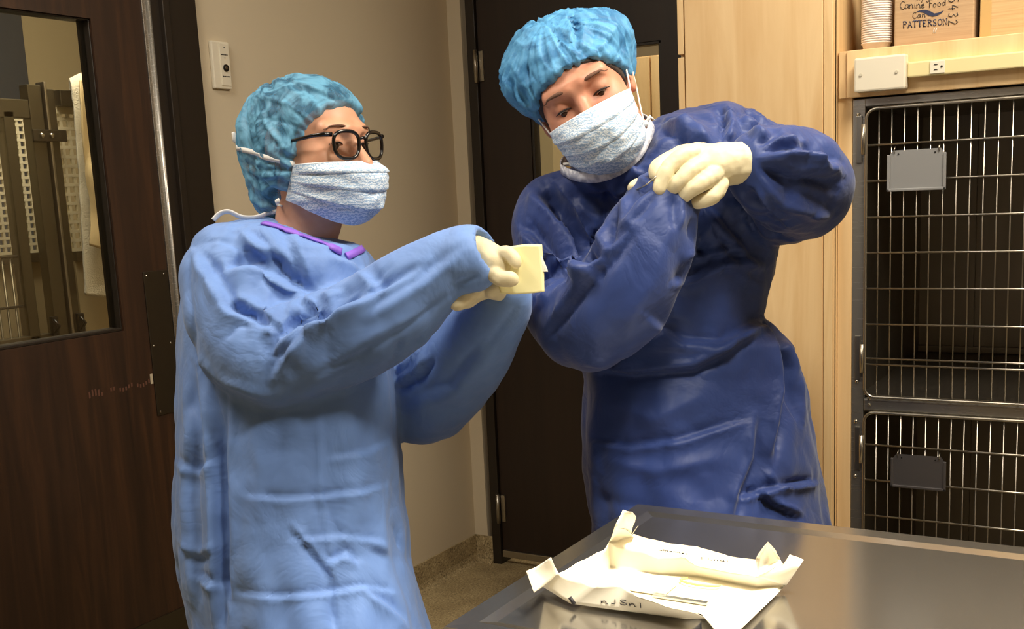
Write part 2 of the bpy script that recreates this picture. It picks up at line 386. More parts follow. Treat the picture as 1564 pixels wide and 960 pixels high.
hair_w = M('dark brown hair', (40, 26, 20), .45); hair_w.bump(hair_w.noise(hair_w.coords((60, 60, 8)), 6, 3), .6, .004); hair_w = hair_w.m
hair_m = M('short dark hair', (52, 38, 30), .6); hair_m.bump(hair_m.noise(hair_m.coords((90, 90, 30)), 6, 3), .6, .003); hair_m = hair_m.m
brow_m = M('eyebrow hair', (98, 68, 52), .9).m
lash_m = M('eyelashes', (30, 20, 17), .6).m
eye_white = M('eye white', (214, 204, 198), .2).m; iris_m = M('brown iris', (58, 36, 24), .15).m
frame_m = M('glossy black acetate', (16, 13, 13), .16).m
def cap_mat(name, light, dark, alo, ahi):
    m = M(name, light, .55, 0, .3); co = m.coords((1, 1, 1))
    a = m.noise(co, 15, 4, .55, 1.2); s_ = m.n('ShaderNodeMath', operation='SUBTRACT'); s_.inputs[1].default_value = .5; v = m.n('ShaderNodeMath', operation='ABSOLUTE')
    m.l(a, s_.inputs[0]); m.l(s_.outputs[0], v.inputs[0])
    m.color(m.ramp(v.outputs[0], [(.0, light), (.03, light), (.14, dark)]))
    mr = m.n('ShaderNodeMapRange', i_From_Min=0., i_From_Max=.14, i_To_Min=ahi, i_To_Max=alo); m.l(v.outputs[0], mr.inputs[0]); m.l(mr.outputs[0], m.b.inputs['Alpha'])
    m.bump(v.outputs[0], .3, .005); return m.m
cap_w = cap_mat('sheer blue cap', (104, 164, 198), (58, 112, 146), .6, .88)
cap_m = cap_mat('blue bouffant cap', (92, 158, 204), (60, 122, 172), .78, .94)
m = M('mottled blue mask fabric', (210, 224, 236), .7); co = m.coords()
mp = m.n('ShaderNodeTexWave', wave_type='BANDS', bands_direction='Z', i_Scale=60., i_Distortion=11., i_Detail=3., i_Detail_Scale=2.4, i_Detail_Roughness=.6); m.l(co, mp.inputs['Vector'])
m.color(m.ramp(mp.outputs[1], [(.2, (158, 184, 212)), (.5, (190, 208, 226)), (.85, (226, 234, 242))])); m.bump(mp.outputs[1], .2, .002); mask_m = m.m
mask_edge = M('mask edge binding', (222, 230, 238), .7).m
paper_m = M('sterile wrap paper', (242, 234, 212), .7, Subsurface_Weight=.0); paper_m.bump(paper_m.noise(paper_m.coords(), 24, 4), .15, .004); paper_m = paper_m.m
gauze_m = M('pale yellow suture packet paper', (244, 236, 178), .7).m
gauze_white = M('white gauze', (240, 238, 226), .9); gauze_white.bump(gauze_white.noise(gauze_white.coords(), 300, 2), .5); gauze_white = gauze_white.m
scrub_m = M('dark scrubs', (40, 52, 78), .8).m; shoe_m = M('black clog rubber', (24, 24, 26), .5).m

# ------------------------------------------------------------------ room
XL, YB, YF = -2.215, 3.349, 2.5        # left wall, back wall, front plane of the cabinets
def st(name, mb, mat, parent=None): return tag(mb.build(name, mat, parent), kind=None if parent else 'structure')
st('floor', MB().box((-5.2, -2.2, -.06), (2.6, 6.2, 0)), terrazzo)
st('ceiling', MB().box((-5.2, -2.2, 2.7), (2.6, 6.2, 2.76)), M('ceiling tile', (226, 220, 206), .9).m)
# left wall with the opening of the walnut door (door leaf y 1.085..1.995)
DY0, DY1, DH = 1.075, 2.005, 2.12
b = MB(); b.box((XL-.12, -2.2, 0), (XL, DY0-.06, 2.7)); b.box((XL-.12, DY1+.06, 0), (XL, YB+.12, 2.7)); b.box((XL-.12, DY0-.06, DH+.06), (XL, DY1+.06, 2.7)); st('wall_left', b, wall_paint)
b = MB(); b.box((XL, YB, 0), (-2.16, YB+.12, 2.7)); b.box((-2.16, YB, 2.08), (-1.12, YB+.12, 2.7)); b.box((-1.12, YB, 0), (2.6, YB+.12, 2.7)); st('wall_back', b, wall_paint)
st('wall_right', MB().box((1.7, -2.2, 0), (1.82, YB, 2.7)), wall_paint)
st('wall_front', MB().box((-5.2, -2.32, 0), (2.6, -2.2, 2.7)), wall_paint)
# coved base of the same speckled epoxy
def cove(pts_in, nrm):
    b = MB(); prof = [(0.0, .1), (.006, .1), (.008, .03), (.014, .012), (.03, 0.0), (0, 0)]
    a, c = Vector(pts_in[0]), Vector(pts_in[1]); N = Vector(nrm)
    A = [b.bm.verts.new(a+N*x+Vector((0, 0, z))) for x, z in prof]; B = [b.bm.verts.new(c+N*x+Vector((0, 0, z))) for x, z in prof]
    for k in range(6): b.bm.faces.new((A[k], A[(k+1) % 6], B[(k+1) % 6], B[k]))
    b.bm.faces.new(A); b.bm.faces.new(B[::-1]); return b
st('baseboard_left', cove(((XL, DY1+.15, 0), (XL, YB, 0)), (1, 0, 0)), terrazzo)
st('baseboard_back', cove(((XL, YB, 0), (-2.133, YB, 0)), (0, -1, 0)), terrazzo)

# --- walnut door with vision panel, in the left wall
fr = MB()
fr.box((XL-.12, DY1+.004, 0), (XL+.012, DY1+.06, DH+.06)); fr.box((XL-.02, DY1+.05, 0), (XL+.02, DY1+.148, DH+.12), .003); fr.box((XL-.12, DY1+.03, 0), (XL+.026, DY1+.052, DH+.1), .002)
fr.box((XL-.12, DY0-.06, 0), (XL+.012, DY0-.004, DH+.06)); fr.box((XL-.02, DY0-.148, 0), (XL+.02, DY0-.05, DH+.12), .003)
fr.box((XL-.119, DY0-.059, DH+.004), (XL+.0115, DY1+.059, DH+.059)); fr.box((XL-.019, DY0-.1475, DH+.05), (XL+.0207, DY1+.1475, DH+.1485), .003)
st('trim_1', fr, dark_trim)
WY0, WY1, WZ0, WZ1 = 1.262, on(190, 507, 0, XL).y, 1.069, 1.808
dl = MB(); xa, xb = XL-.045, XL
dl.box((xa, DY0+.004, .012), (xb, WY0, DH-.004)); dl.box((xa, WY1, .012), (xb, DY1-.004, DH-.004)); dl.box((xa, WY0, .012), (xb, WY1, WZ0)); dl.box((xa, WY0, WZ1), (xb, WY1, DH-.004))
door1 = st('door_1', dl, dark_wood_y)
b = MB(); e = .004
for (y0, y1, z0, z1) in ((WY0, WY0+e, WZ0, WZ1), (WY1-e, WY1, WZ0, WZ1), (WY0, WY1, WZ0, WZ0+.008), (WY0, WY1, WZ1-e, WZ1)): b.box((xa-.004, y0, z0), (xb-.006, y1, z1), .002)
b.build('glazing_bead', dark_trim, door1)
MB().box((XL-.026, WY0, WZ0), (XL-.022, WY1, WZ1)).build('glass_pane', pane_glass, door1)
b = MB(); b.box((XL, DY1-.016, .02), (XL+.004, DY1-.002, 2.1), .001); b.box((XL, DY1+.006, .02), (XL+.003, DY1+.018, 2.1), .001); b.tube([(XL+.006, DY1+.002, .02), (XL+.006, DY1+.002, 2.1)], .0065, 12); hinge = b.build('continuous_hinge', steel_cage, door1)
b = MB()
for z in np.arange(.1, 2.1, .152): MB().sphere((XL+.003, DY1+.012, z), .003, (.5, 1, 1), 8).build('screw', steel_screw, hinge)
b = MB(); b.box((XL, 1.908, .84), (XL+.003, DY1-.018, 1.207), .001); pl = b.build('guard_plate', steel_dark, door1)
b = MB()
for y in (1.918, 1.974):
    for z in (.85, 1.02, 1.197): MB().sphere((XL+.003, y, z), .0028, (.5, 1, 1), 8).build('screw', steel_screw, pl)
MB().box((XL, DY0+.01, .015), (XL+.003, DY1-.022, .321), .001).build('kick_plate', steel_dark, door1)
b = MB(); x0, x1 = 1.71, 1.90                      # dotted row of small reddish dashes across the lower panel
random.seed(3)
for i in range(22):
    y = x0+(x1-x0)*i/21; big = i in (0, 1, 2, 3)
    if random.random() < .25 and not big: continue
    z = .93+.004*math.sin(i); b.box((XL, y, z-(.008 if big else .005)), (XL+.0006, y+.0045, z+(.008 if big else .004)))
b.build('reddish_dashes', M('reddish dashes', (96, 62, 48), .6).m, door1)
MB().box((XL+.0, 1.898, .925), (XL+.002, 1.905, .95)).build('pale_mark', M('pale mark', (190, 176, 150), .6).m, door1)  # small pale block at the end of the dashes

# --- intercom / switch plate on the left wall
ic = MB(); ic.box((XL, 2.203, 1.668), (XL+.012, 2.266, 1.79), .003); icp = ic.build('wall_switch_plate', white_plastic)
tag(icp, 'ivory call switch plate with a round black key button on the wall', 'switch plate')
MB().box((XL+.012, 2.228, 1.676), (XL+.0145, 2.262, 1.785), .001).build('switch_module', white_plastic, icp)
b = MB(); b.cyl((XL+.0155, 2.245, 1.722), (1, 0, 0), .0095, .004, 24); kb = b.build('key_button', black_plastic, icp)
b = MB(); b.cyl((XL+.0178, 2.245, 1.722), (1, 0, 0), .0045, .001, 16); b.build('button_ring', steel_screw, kb)
for z, ws in ((1.756, (.006, .003, .007, .004)), (1.70, (.004, .006, .003, .005, .003))):
    y = 2.232; b = MB()
    for q in ws: b.box((XL+.0145, y, z-.0014), (XL+.0149, y+q, z+.0014)); y += q+.0012
    b.build('printed_caption', ink, icp)
for z in (1.748, 1.775): MB().cyl((XL+.0146, 2.245, z), (1, 0, 0), .0017, .001, 10).build('indicator_dot', ink, icp)

# --- espresso door in the back wall
X0, X1 = -2.094, -1.184
fr = MB(); fr.box((-2.133, YB-.012, 0), (X0-.003, YB+.10, 2.06), .002); fr.box((X1+.003, YB-.012, 0), (-1.14, YB+.10, 2.06), .002); fr.box((-2.1325, YB-.0127, 2.014), (-1.1405, YB+.099, 2.081), .002)
st('trim_2', fr, dark_trim)
V0, V1, Z0, Z1 = -1.90, -1.418, .95, 1.808
dl = MB(); ya, yb = YB, YB+.045
dl.box((X0, ya, .03), (V0, yb, 2.01)); dl.box((V1, ya, .03), (X1, yb, 2.01)); dl.box((V0, ya, .03), (V1, yb, Z0)); dl.box((V0, ya, Z1), (V1, yb, 2.01))
door2 = st('door_2', dl, dark_wood_x)
MB().box((V0, YB+.02, Z0), (V1, YB+.024, Z1)).build('glass_pane', pane_glass, door2)
b = MB()
for (x0, x1, z0, z1) in ((V0, V0+.01, Z0, Z1), (V1-.01, V1, Z0, Z1), (V0, V1, Z1-.01, Z1), (V0, V1, Z0, Z0+.01)): b.box((x0, ya+.004, z0), (x1, yb, z1), .002)
b.build('glazing_bead', dark_trim, door2)
for z in (1.792, .215, 1.0):
    b = MB(); b.tube([(X0-.004, YB-.016, z-.055), (X0-.004, YB-.016, z+.055)], .007, 12); b.box((X0+.003, YB-.006, z-.05), (X0+.02, YB, z+.05)); b.build('hinge', steel_rod, door2)
b = MB(); b.box((X0+.004, YB-.012, .03), (X1-.004, YB, .056), .002); b.cyl((-1.99, YB-.013, .043), (0, 1, 0), .003, .002, 10); b.build('door_sweep', steel_rod, door2)

# --- tall maple cabinet and the shelf surround over the cages
C0, C1, CF = -1.0, -.647, 2.46
cab = empty('tall_cabinet', ((C0+C1)/2, (CF+YB)/2, 0), 'tall maple cabinet with smooth door beside the cages', 'cabinet')
b = MB(); b.box((C0, CF+.02, 0), (C0+.018, YB-.002, 2.45)); b.box((C1-.018, CF+.02, 0), (C1, YB-.002, 2.45)); b.box((C0, YB-.02, 0), (C1, YB-.002, 2.45)); b.box((C0, CF+.02, 2.43), (C1, YB-.002, 2.45)); b.box((C0, CF+.04, 0), (C1, YB-.02, .02)); b.box((C1-.02, CF, 0), (C1, CF+.03, 2.45), .002); b.build('carcass', maple_edge, cab)
b = MB(); b.box((C0, CF, 1.652), (C0+.015, CF+.02, 2.45), .001); b.build('filler_strip', maple_edge, cab)
b = MB(); b.box((C0, CF, .02), (C0+.015, CF+.02, 1.645), .001); b.build('filler_strip', maple_edge, cab)
b = MB(); b.box((C0+.018, CF-.002, .02), (C1-.021, CF+.018, 2.45), .0015); b.build('door', maple, cab)
sur = empty('cage_surround_cabinet', (.1, (YF+YB)/2, 0), 'maple shelf surround built over and around the steel cages', 'cabinet')
CG0, CG1, CGT = -.614, .72, 1.522
b = MB(); b.box((C1+.001, YF, 0), (CG0-.001, YF+.02, 1.624), .001); b.build('side_filler', maple, sur)
b = MB(); b.box((-.625, YF-.012, 1.526), (1.2, YF+.012, 1.624), .0015); b.box((C1+.004, YF-.006, 1.526), (-.626, YF+.012, 1.624), .001); b.build('fascia_board', maple, sur)
b = MB(); b.box((C1+.002, YF+.013, 1.60), (1.2, YB-.002, 1.619)); b.build('shelf', maple, sur)
b = MB(); b.box((CG1+.002, YF+.02, 0), (CG1+.02, YB-.002, 1.6)); b.build('side_panel', maple, sur)
b = MB(); b.box((C1+.002, YF+.0, 2.1), (1.2, YB-.002, 2.12)); b.build('upper_shelf', maple, sur)

# --- cage bank
cage = empty('cage_bank', ((CG0+CG1)/2, 2.9, 0), 'stainless steel two-tier animal cage bank with wire doors', 'cage')
D0, D1 = -.588, .02
b = MB(); y0, y1 = YF, YF+.02
b.box((CG0, y0, .02), (D0, y1, CGT), .001); b.box((D1, y0, .02), (D1+.05, y1, CGT), .001); b.box((D0, y0, 1.506), (D1, y1, CGT), .001); b.box((D0, y0, .838), (D1, y1, .866), .004); b.box((D0, y0, .02), (D1, y1, .13), .001)
b.build('front_frame', steel_cage, cage)
for z0, z1 in ((.872, 1.504), (.13, .832)):
    b = MB(); yb_ = YF+.68
    b.box((D0-.012, y1, z0), (D0-.01, yb_, z1)); b.box((D1+.01, y1, z0), (D1+.012, yb_, z1)); b.box((D0-.012, yb_, z0), (D1+.012, yb_+.002, z1)); b.box((D0-.012, y1, z1), (D1+.012, yb_, z1+.002)); b.box((D0-.012, y1, z0-.002), (D1+.012, yb_, z0))
    b.box((D0+.12, yb_-.012, z0), (D0+.132, yb_, z1)); b.box((D0-.012, yb_-.014, z0), (D1+.012, yb_, z0+.02), .004)
    b.build('inner_liner', steel_inner, cage)
b = MB(); b.box((D1+.05, y0+.002, .02), (CG1, y1, CGT)); b.build('blank_panel', steel_cage, cage)
b = MB()
for z in (1.5, 1.49, 1.472, 1.412, .9, .852, .82, .80, .862, 1.0, .745, .663): pass
for x, z in ((-.602, 1.49), (-.602, 1.397), (-.602, 1.0), (-.602, .904), (-.574, .852), (-.604, .812), (-.604, .684), (-.575, .866)): MB().sphere((x, YF-.001, z), .0042, (1, .6, 1), 10).build('screw', steel_screw, cage)
def wire_door(name, z0, z1, hz, x_end):
    d = MB(); cr = .022; yy = YF-.006
    pts = []
    for cx_, cz_, a0 in ((x_end-cr, z1-cr, 0), (D0+cr+.004, z1-cr, 90), (D0+cr+.004, z0+cr, 180), (x_end-cr, z0+cr, 270)):
        for k in range(6): a = math.radians(a0+k*18); pts.append((cx_+cr*math.cos(a), yy, cz_+cr*math.sin(a)))
    d.tube(pts, .0036, 8, closed=True); od = d.build('door_frame_rod', steel_rod, cage)
    v = MB(); x = D0+.030
    while x < x_end-.01: v.tube([(x, yy+.003, z0-.002), (x, yy+.003, z1+.003)], .0017, 6); x += .0264
    v.build('vertical_wires', steel_rod, od)
    h = MB()
    for z in hz: h.tube([(D0+.005, yy, z), (x_end-.001, yy, z)], .0023, 8)
    h.build('cross_rods', steel_rod, od)
    for z in ((1.437, .958) if z1 > 1 else (.75, .3)):
        g = MB(); g.box((D0-.018, YF-.004, z-.05), (D0-.006, YF, z+.05), .0008); g.tube([(D0-.002, YF-.008, z-.032), (D0-.002, YF-.008, z+.032)], .0045, 10); g.box((D0-.006, YF-.008, z-.032), (D0+.006, YF-.004, z+.032)); g.build('hinge', steel_rod, od)
    return od
wire_door('door', .871, 1.5, (1.423, 1.3466, 1.269, 1.192, 1.114, 1.035, .9586, .945), D1-.004)
wire_door('door', .15, .836, (.762, .68, .597, .51, .43, .35, .27), D1-.004)
def card_holder(x0, x1, z0, z1, rot, lab, mat):
    yy = YF-.014; o = empty('card_holder', ((x0+x1)/2, yy, z0), lab, 'card holder', 'cage card holders')
    c = .012; b = MB(); P = [(x0+c*.7, z1), (x1-c*.7, z1), (x1, z1-c), (x1, z0), (x0, z0), (x0, z1-c)]
    A = [b.bm.verts.new((x, yy, z)) for x, z in P]; B = [b.bm.verts.new((x, yy+.0012, z)) for x, z in P]
    b.bm.faces.new(A); b.bm.faces.new(B[::-1])
    for k in range(6): b.bm.faces.new((A[k], A[(k+1) % 6], B[(k+1) % 6], B[k]))
    b.build('plate', mat, o)
    for q in (((x0, z0), (x1, z0)), ((x0, z0), (x0, z1-c)), ((x1, z0), (x1, z1-c))):
        b = MB(); (a0, c0), (a1, c1) = q; b.box((min(a0, a1)-.003, yy-.004, min(c0, c1)-.003), (max(a0, a1)+.003, yy-.0005, max(c0, c1)+.003), .0015); b.build('channel_lip', mat, o)
    for x in (x0+.012, x1-.012):
        b = MB(); b.tube([(x, yy-.001, z1-.006), (x, yy-.004, z1+.002), (x, yy+.006, z1+.008), (x, yy+.012, z1+.004)], .0011, 6); b.build('wire_hook', steel_rod, o)
        b = MB(); b.cyl((x+.008*(1 if x < (x0+x1)/2 else -1), yy-.0004, z1-.008), (0, 1, 0), .0018, .001, 8); b.build('hole', gap_black, o)
    return o
card_holder(-.535, -.421, 1.326, 1.409, 0, 'pale grey steel card holder hooked on the upper cage door', card_steel)
card_holder(-.520, -.409, .674, .747, 0, 'dark reflective steel card holder hooked on the lower cage door', M('dark mirror steel', (120, 116, 116), .5, .9).m)

# --- electrics on the fascia
yy = YF-.012
b = MB(); b.box((-.602, yy-.03, 1.534), (-.497, yy, 1.604), .004); jb = b.build('junction_box', white_plastic); tag(jb, 'large white blank electrical box on the maple fascia', 'electrical box')
b = MB()
isc = M('ivory screw', (200, 192, 172), .4).m
for x in (-.588, -.515): MB().cyl((x, yy-.031, 1.569), (0, 1, 0), .003, .002, 10).build('screw', isc, jb)
b = MB(); b.box((-.496, yy-.018, 1.556), (1.1, yy, 1.587), .003); rw = b.build('cable_raceway', cream_plastic); tag(rw, 'cream surface cable raceway running right from the white box', 'cable raceway')
b = MB(); b.box((-.451, yy-.0205, 1.559), (-.422, yy-.018, 1.584), .001); ot = b.build('outlet', white_plastic, rw)
b = MB(); b.box((-.443, yy-.0212, 1.576), (-.436, yy-.0204, 1.5775)); b.box((-.443, yy-.0212, 1.566), (-.436, yy-.0204, 1.5675)); b.cyl((-.428, yy-.0208, 1.572), (0, 1, 0), .0024, .001, 10); b.build('socket_slot', gap_black, ot)

# --- things on the shelf: stack of cups, cardboard boxes
zc = 1.62; n = 37
base = None
for i in range(n):
    z = zc+i*.0048; q = spline([(.0, 0), (.026, 0.0), (.030, .05), (.0325, .052), (.0325, .0545), (.0305, .0545), (.027, .004), (0, .003)], 1)
    if base is None:
        bm = bmesh.new(); seg = 28; rows = [[bm.verts.new((r*math.cos(2*math.pi*k/seg), r*math.sin(2*math.pi*k/seg), h)) for k in range(seg)] for r, h in ((.026, 0), (.0296, .0185), (.0322, .0195), (.0322, .0222), (.0300, .0222), (.026, .0035))]
        for A, B in zip(rows[:-1], rows[1:]):
            for k in range(seg): f = bm.faces.new((A[k], A[(k+1) % seg], B[(k+1) % seg], B[k])); f.smooth = True
        bm.faces.new(rows[0][::-1]); bm.faces.new(rows[-1]); bmesh.ops.recalc_face_normals(bm, faces=bm.faces[:])
        me = bpy.data.meshes.new('foam_bowl'); bm.to_mesh(me); bm.free(); base = link('foam_bowl', me, paper_cup); o = base
    else: o = base.copy(); COL.objects.link(o)
    o.location = (-.578, YF+.055, z)
    tag(o, 'small white foam bowl nested in the tall stack on the shelf', 'bowl', 'stacked foam bowls on the shelf')

# stroke lettering: glyphs in a 0..1 box, drawn as thin raised strips
GL = {'P': [[(.15, 0), (.15, 1)], [(.15, 1), (.6, .98), (.75, .78), (.6, .55), (.15, .5)], [(.0, 0), (.32, 0)], [(0, 1), (.2, 1)]],
 'A': [[(.05, 0), (.42, 1), (.8, 0)], [(.2, .36), (.64, .36)], [(-.05, 0), (.2, 0)], [(.65, 0), (.92, 0)]],
 'T': [[(.42, 0), (.42, 1)], [(0, .86), (0, 1), (.85, 1), (.85, .86)], [(.27, 0), (.58, 0)]],
 'E': [[(.15, 0), (.15, 1)], [(0, 1), (.7, 1), (.7, .84)], [(.15, .52), (.55, .52)], [(0, 0), (.72, 0), (.75, .18)]],
 'R': [[(.15, 0), (.15, 1)], [(0, 1), (.55, .98), (.7, .78), (.55, .55), (.15, .52)], [(.42, .52), (.85, 0)], [(0, 0), (.32, 0)]],
 'S': [[(.68, .84), (.55, .98), (.25, .98), (.1, .78), (.25, .57), (.55, .45), (.7, .24), (.55, .03), (.22, .02), (.08, .2)]],
 'O': [[(.42, 1), (.12, .85), (.02, .5), (.12, .15), (.42, 0), (.75, .15), (.85, .5), (.75, .85), (.42, 1)]],
 'N': [[(.12, 0), (.12, 1), (.78, 0), (.78, 1)], [(0, 0), (.26, 0)], [(-.02, 1), (.14, 1)], [(.64, 1), (.9, 1)]],
 'C': [[(.7, .85), (.4, 1), (.1, .8), (0, .4), (.2, .05), (.5, 0), (.75, .2)]], 'F': [[(.2, 0), (.25, 1), (.8, 1.02)], [(.22, .52), (.6, .55)]],
 'a': [[(.55, .5), (.2, .5), (.05, .2), (.25, 0), (.5, .2), (.58, .5), (.6, .1), (.75, 0)]], 'n': [[(.05, .5), (.1, 0)], [(.1, .3), (.35, .52), (.5, .4), (.55, 0), (.7, .05)]],
 'i': [[(.2, .5), (.22, 0), (.35, .05)], [(.22, .75), (.24, .78)]], 'e': [[(.08, .28), (.5, .32), (.4, .52), (.15, .45), (.08, .15), (.3, 0), (.6, .12)]],
 'o': [[(.3, .5), (.08, .3), (.15, .02), (.42, 0), (.55, .3), (.3, .5)]], 'd': [[(.5, .4), (.2, .45), (.05, .15), (.3, 0), (.5, .25), (.55, 1), (.55, 0)]], 'g': [[(.5, .45), (.2, .5), (.08, .2), (.3, .08), (.5, .4), (.52, -.3), (.25, -.45), (.1, -.25)]],
 't': [[(.3, .85), (.3, .05), (.5, 0)], [(.1, .55), (.5, .58)]], 'l': [[(.2, 1), (.2, 0)]], 'r': [[(.1, .5), (.12, 0)], [(.12, .3), (.4, .5)]], 'y': [[(.05, .5), (.3, .1)], [(.55, .5), (.1, -.4)]],
 '5': [[(.7, 1), (.2, 1), (.15, .55), (.5, .6), (.7, .3), (.45, 0), (.1, .08)]], '4': [[(.45, 1), (.05, .4), (.75, .42)], [(.55, .7), (.5, 0)]],
 '3': [[(.1, .9), (.5, 1), (.6, .75), (.3, .55), (.65, .35), (.5, .02), (.08, .08)]], '2': [[(.1, .8), (.4, 1), (.65, .75), (.1, 0), (.75, .05)]],
 'J': [[(.5, 1), (.5, .15), (.3, 0), (.1, .1)]], 'M': [[(.0, 0), (.1, 1), (.4, .4), (.7, 1), (.8, 0)]], '1': [[(.3, 1), (.3, 0)]], '.': [[(.2, 0), (.24, .03)]], ' ': []}
def write(mb, text, o, R_, U_, h, wd, adv=.95, N_=None, wob=0, proj=None):
    o, R_, U_ = Vector(o), Vector(R_).normalized(), Vector(U_).normalized(); N_ = Vector(N_) if N_ is not None else R_.cross(U_); x = 0
    for ch in text:
        for s in GL[ch]:
            pts = [o+R_*(x+a*h*.8)+U_*(b*h+wob*h*math.sin(x*90)) for a, b in s]; ns = [N_]*len(pts)
            if proj:
                pn = [proj(p) for p in pts]
                if any(q[0] is None for q in pn): continue
                pts, ns = [q[0] for q in pn], [q[1] for q in pn]
            if len(pts) > 1: mb.ribbon(pts, ns, wd, .0003)
        x += h*.8*adv if ch not in 'iltr1. ' else h*.5*adv
    return mb
def carton(x0, x1, y0, y1, z0, z1, mat, lab, tape_x=None, tape_w=.05):
    b = MB(); b.box((x0, y0, z0), (x1, y1, z1), .003); o = b.build('cardboard_box', mat); tag(o, lab, 'box')
    if tape_x is not None: MB().box((tape_x, y0-.0006, z0+.004), (tape_x+tape_w, y0, z1)).build('packing_tape', tape, o)
    return o
BY = YF+.03
bxx = carton(-.536, -.377, BY, BY+.22, 1.62, 1.80, cardboard, 'open brown cardboard box with printed and handwritten lettering on the shelf')
F_ = BY-.0006
def onB(px, py): return on(px, py, 1, F_)
b = MB(); a = onB(1379, 42.5); c = onB(1449, 37.5); rr = (c-a)
write(b, 'PATTERSON', a, rr, (0, 0, 1), .0125, .0017, 1.0); b.build('printed_name', navy_ink, bxx)
b = MB()
def blade(pts): b.poly([onB(*p)+Vector((0, -.0002, 0)) for p in pts])
blade([(1399, 18), (1406, 15.5), (1414, 15), (1421, 17), (1427, 20.5), (1434, 19), (1442, 15.5), (1438, 20), (1431, 24), (1424, 25.5), (1417, 23), (1411, 19.5), (1405, 18.3)]); b.build('printed_emblem', navy_ink, bxx)
b = MB(); write(b, 'Canine Food', onB(1375, 14.5), rr, (0, 0, 1), .0165, .0012, .68, wob=.06); write(b, 'Can', onB(1394, 28.5), rr, (0, 0, 1), .013, .0011, .9, wob=.1); write(b, 'ayg', onB(1399, 0), rr, (0, 0, 1), .014, .0012, .9); b.build('handwriting', ink, bxx); b = MB()
write(b, '5432', onB(1449, -4), (0, 0, -1), (1, 0, 0), .0185, .0016, 1.02, N_=(0, -1, 0)); b.build('handwriting', ink, bxx)
b = MB(); write(b, '11', onB(1423, 51), rr, (.3, 0, 1), .010, .0014, .8); b.build('chalk_mark', white_tie, bxx)
carton(-.367, -.10, BY+.004, BY+.26, 1.62, 1.83, cardboard2, 'tan cardboard box at the right end of the shelf in the photo', None)
MB().box((-.366, BY+.0034, 1.624), (-.345, BY+.004, 1.83)).build('packing_tape', tape, bpy.data.objects['cardboard_box.001'])
carton(-.60, -.546, BY+.12, BY+.30, 1.62, 1.86, M('dark cardboard', (120, 92, 66), .85).m, 'narrow dark cardboard box standing behind the stack of white foam bowls')

# ------------------------------------------------------------------ kennel room seen through the walnut door
KX = -4.1
st('wall_kennel_back', MB().box((KX-.1, -1, 0), (KX, 4.4, 2.7)), kennel_paint)
st('wall_kennel_side', MB().box((KX, 4.3, 0), (XL-.12, 4.4, 2.7)), kennel_paint)
GX = -3.0
def g_(px, py, x=GX): return on(px, py, 0, x)
pan = MB(); pan.box((KX+.002, 1.2, 1.15), (KX+.03, g_(41, 100, KX+.03).y, 2.65)); st('trim_3', pan, blue_paint)
def bar(b, p, q, wx, wy):
    """upright square tube between two world points"""
    p, q = Vector(p), Vector(q); y = (p.y+q.y)/2; x = (p.x+q.x)/2
    b.box((x-wx/2, y-wy/2, min(p.z, q.z)), (x+wx/2, y+wy/2, max(p.z, q.z)), .003)
ytop = g_(60, 131); zt = ytop.z; yp = g_(70, 300).y
kg = empty('kennel_gate', (GX, yp+.3, 0), 'grey kennel gate with cream perforated lattice seen at right through the door glass', 'gate')
wpost = g_(82, 300).y-g_(64, 300).y
b = MB(); b.box((GX-.02, yp-.035, 0), (GX+.02, yp+.012, zt), .003); b.build('post', galv, kg)
b = MB(); b.box((GX-.01, yp+.016, 0), (GX+.03, yp+.026, zt+.01), .003); b.build('post_edge_strip', steel_rod, kg)
b = MB(); y1 = yp+.028; b.box((GX-.02, y1, 0), (GX+.02, y1+.03, zt-.01), .003); b.box((GX-.02, y1+.05, zt-.06), (GX+.02, yp+.75, zt-.01), .003); b.box((GX-.02, yp+.70, 0), (GX+.02, yp+.75, zt-.01), .003); b.box((GX-.02, y1+.05, .03), (GX+.02, yp+.75, .08), .003); b.build('gate_frame', galv, kg)
zl = g_(100, 385).z
def lattice(y0, y1, z0, z1, x, pitch=.031, bar_=.011):
    b = MB(); y = y0
    while y < y1: b.box((x-.004, y, z0), (x+.004, min(y+bar_, y1), z1)); y += pitch
    z = z0
    while z < z1: b.box((x-.0045, y0, z), (x+.0045, y1, min(z+bar_, z1))); z += pitch
    b.box((x-.006, y0, z1-.02), (x+.006, y1, z1)); return b
lattice(y1+.03, yp+.70, zl, zt-.06, GX-.012, .029, .010).build('lattice_panel', perf_m, kg)
b = MB(); b.box((GX-.012, y1+.05, zl-.03), (GX+.012, yp+.7, zl)); b.build('mid_rail', galv, kg)
b = MB(); b.box((GX-.008, y1+.05, .08), (GX+.0, yp+.7, zl-.03)); b.build('lower_panel', kennel_paint, kg)
zla = g_(60, 208).z; b = MB(); b.box((GX+.024, yp-.045, zla-.018), (GX+.036, yp+.075, zla+.018), .003); lt = b.build('slide_latch', steel_dark, kg)
b = MB()
for dy in (0, .035): b.sphere((GX+.038, yp-.015+dy, zla), .008, (.5, 1, 1), 10)
b.build('latch_bolt', steel_screw, lt)
for px_, py_ in ((75, 497), (115, 492)):
    q = g_(px_, py_); b = MB(); b.box((GX+.02, q.y-.014, q.z-.03), (GX+.036, q.y+.010, q.z+.03), .004); b.tube([(GX+.04, q.y-.01, q.z-.02), (GX+.05, q.y, q.z), (GX+.04, q.y-.01, q.z+.02)], .005, 8); b.build('black_hinge', black_plastic, kg)
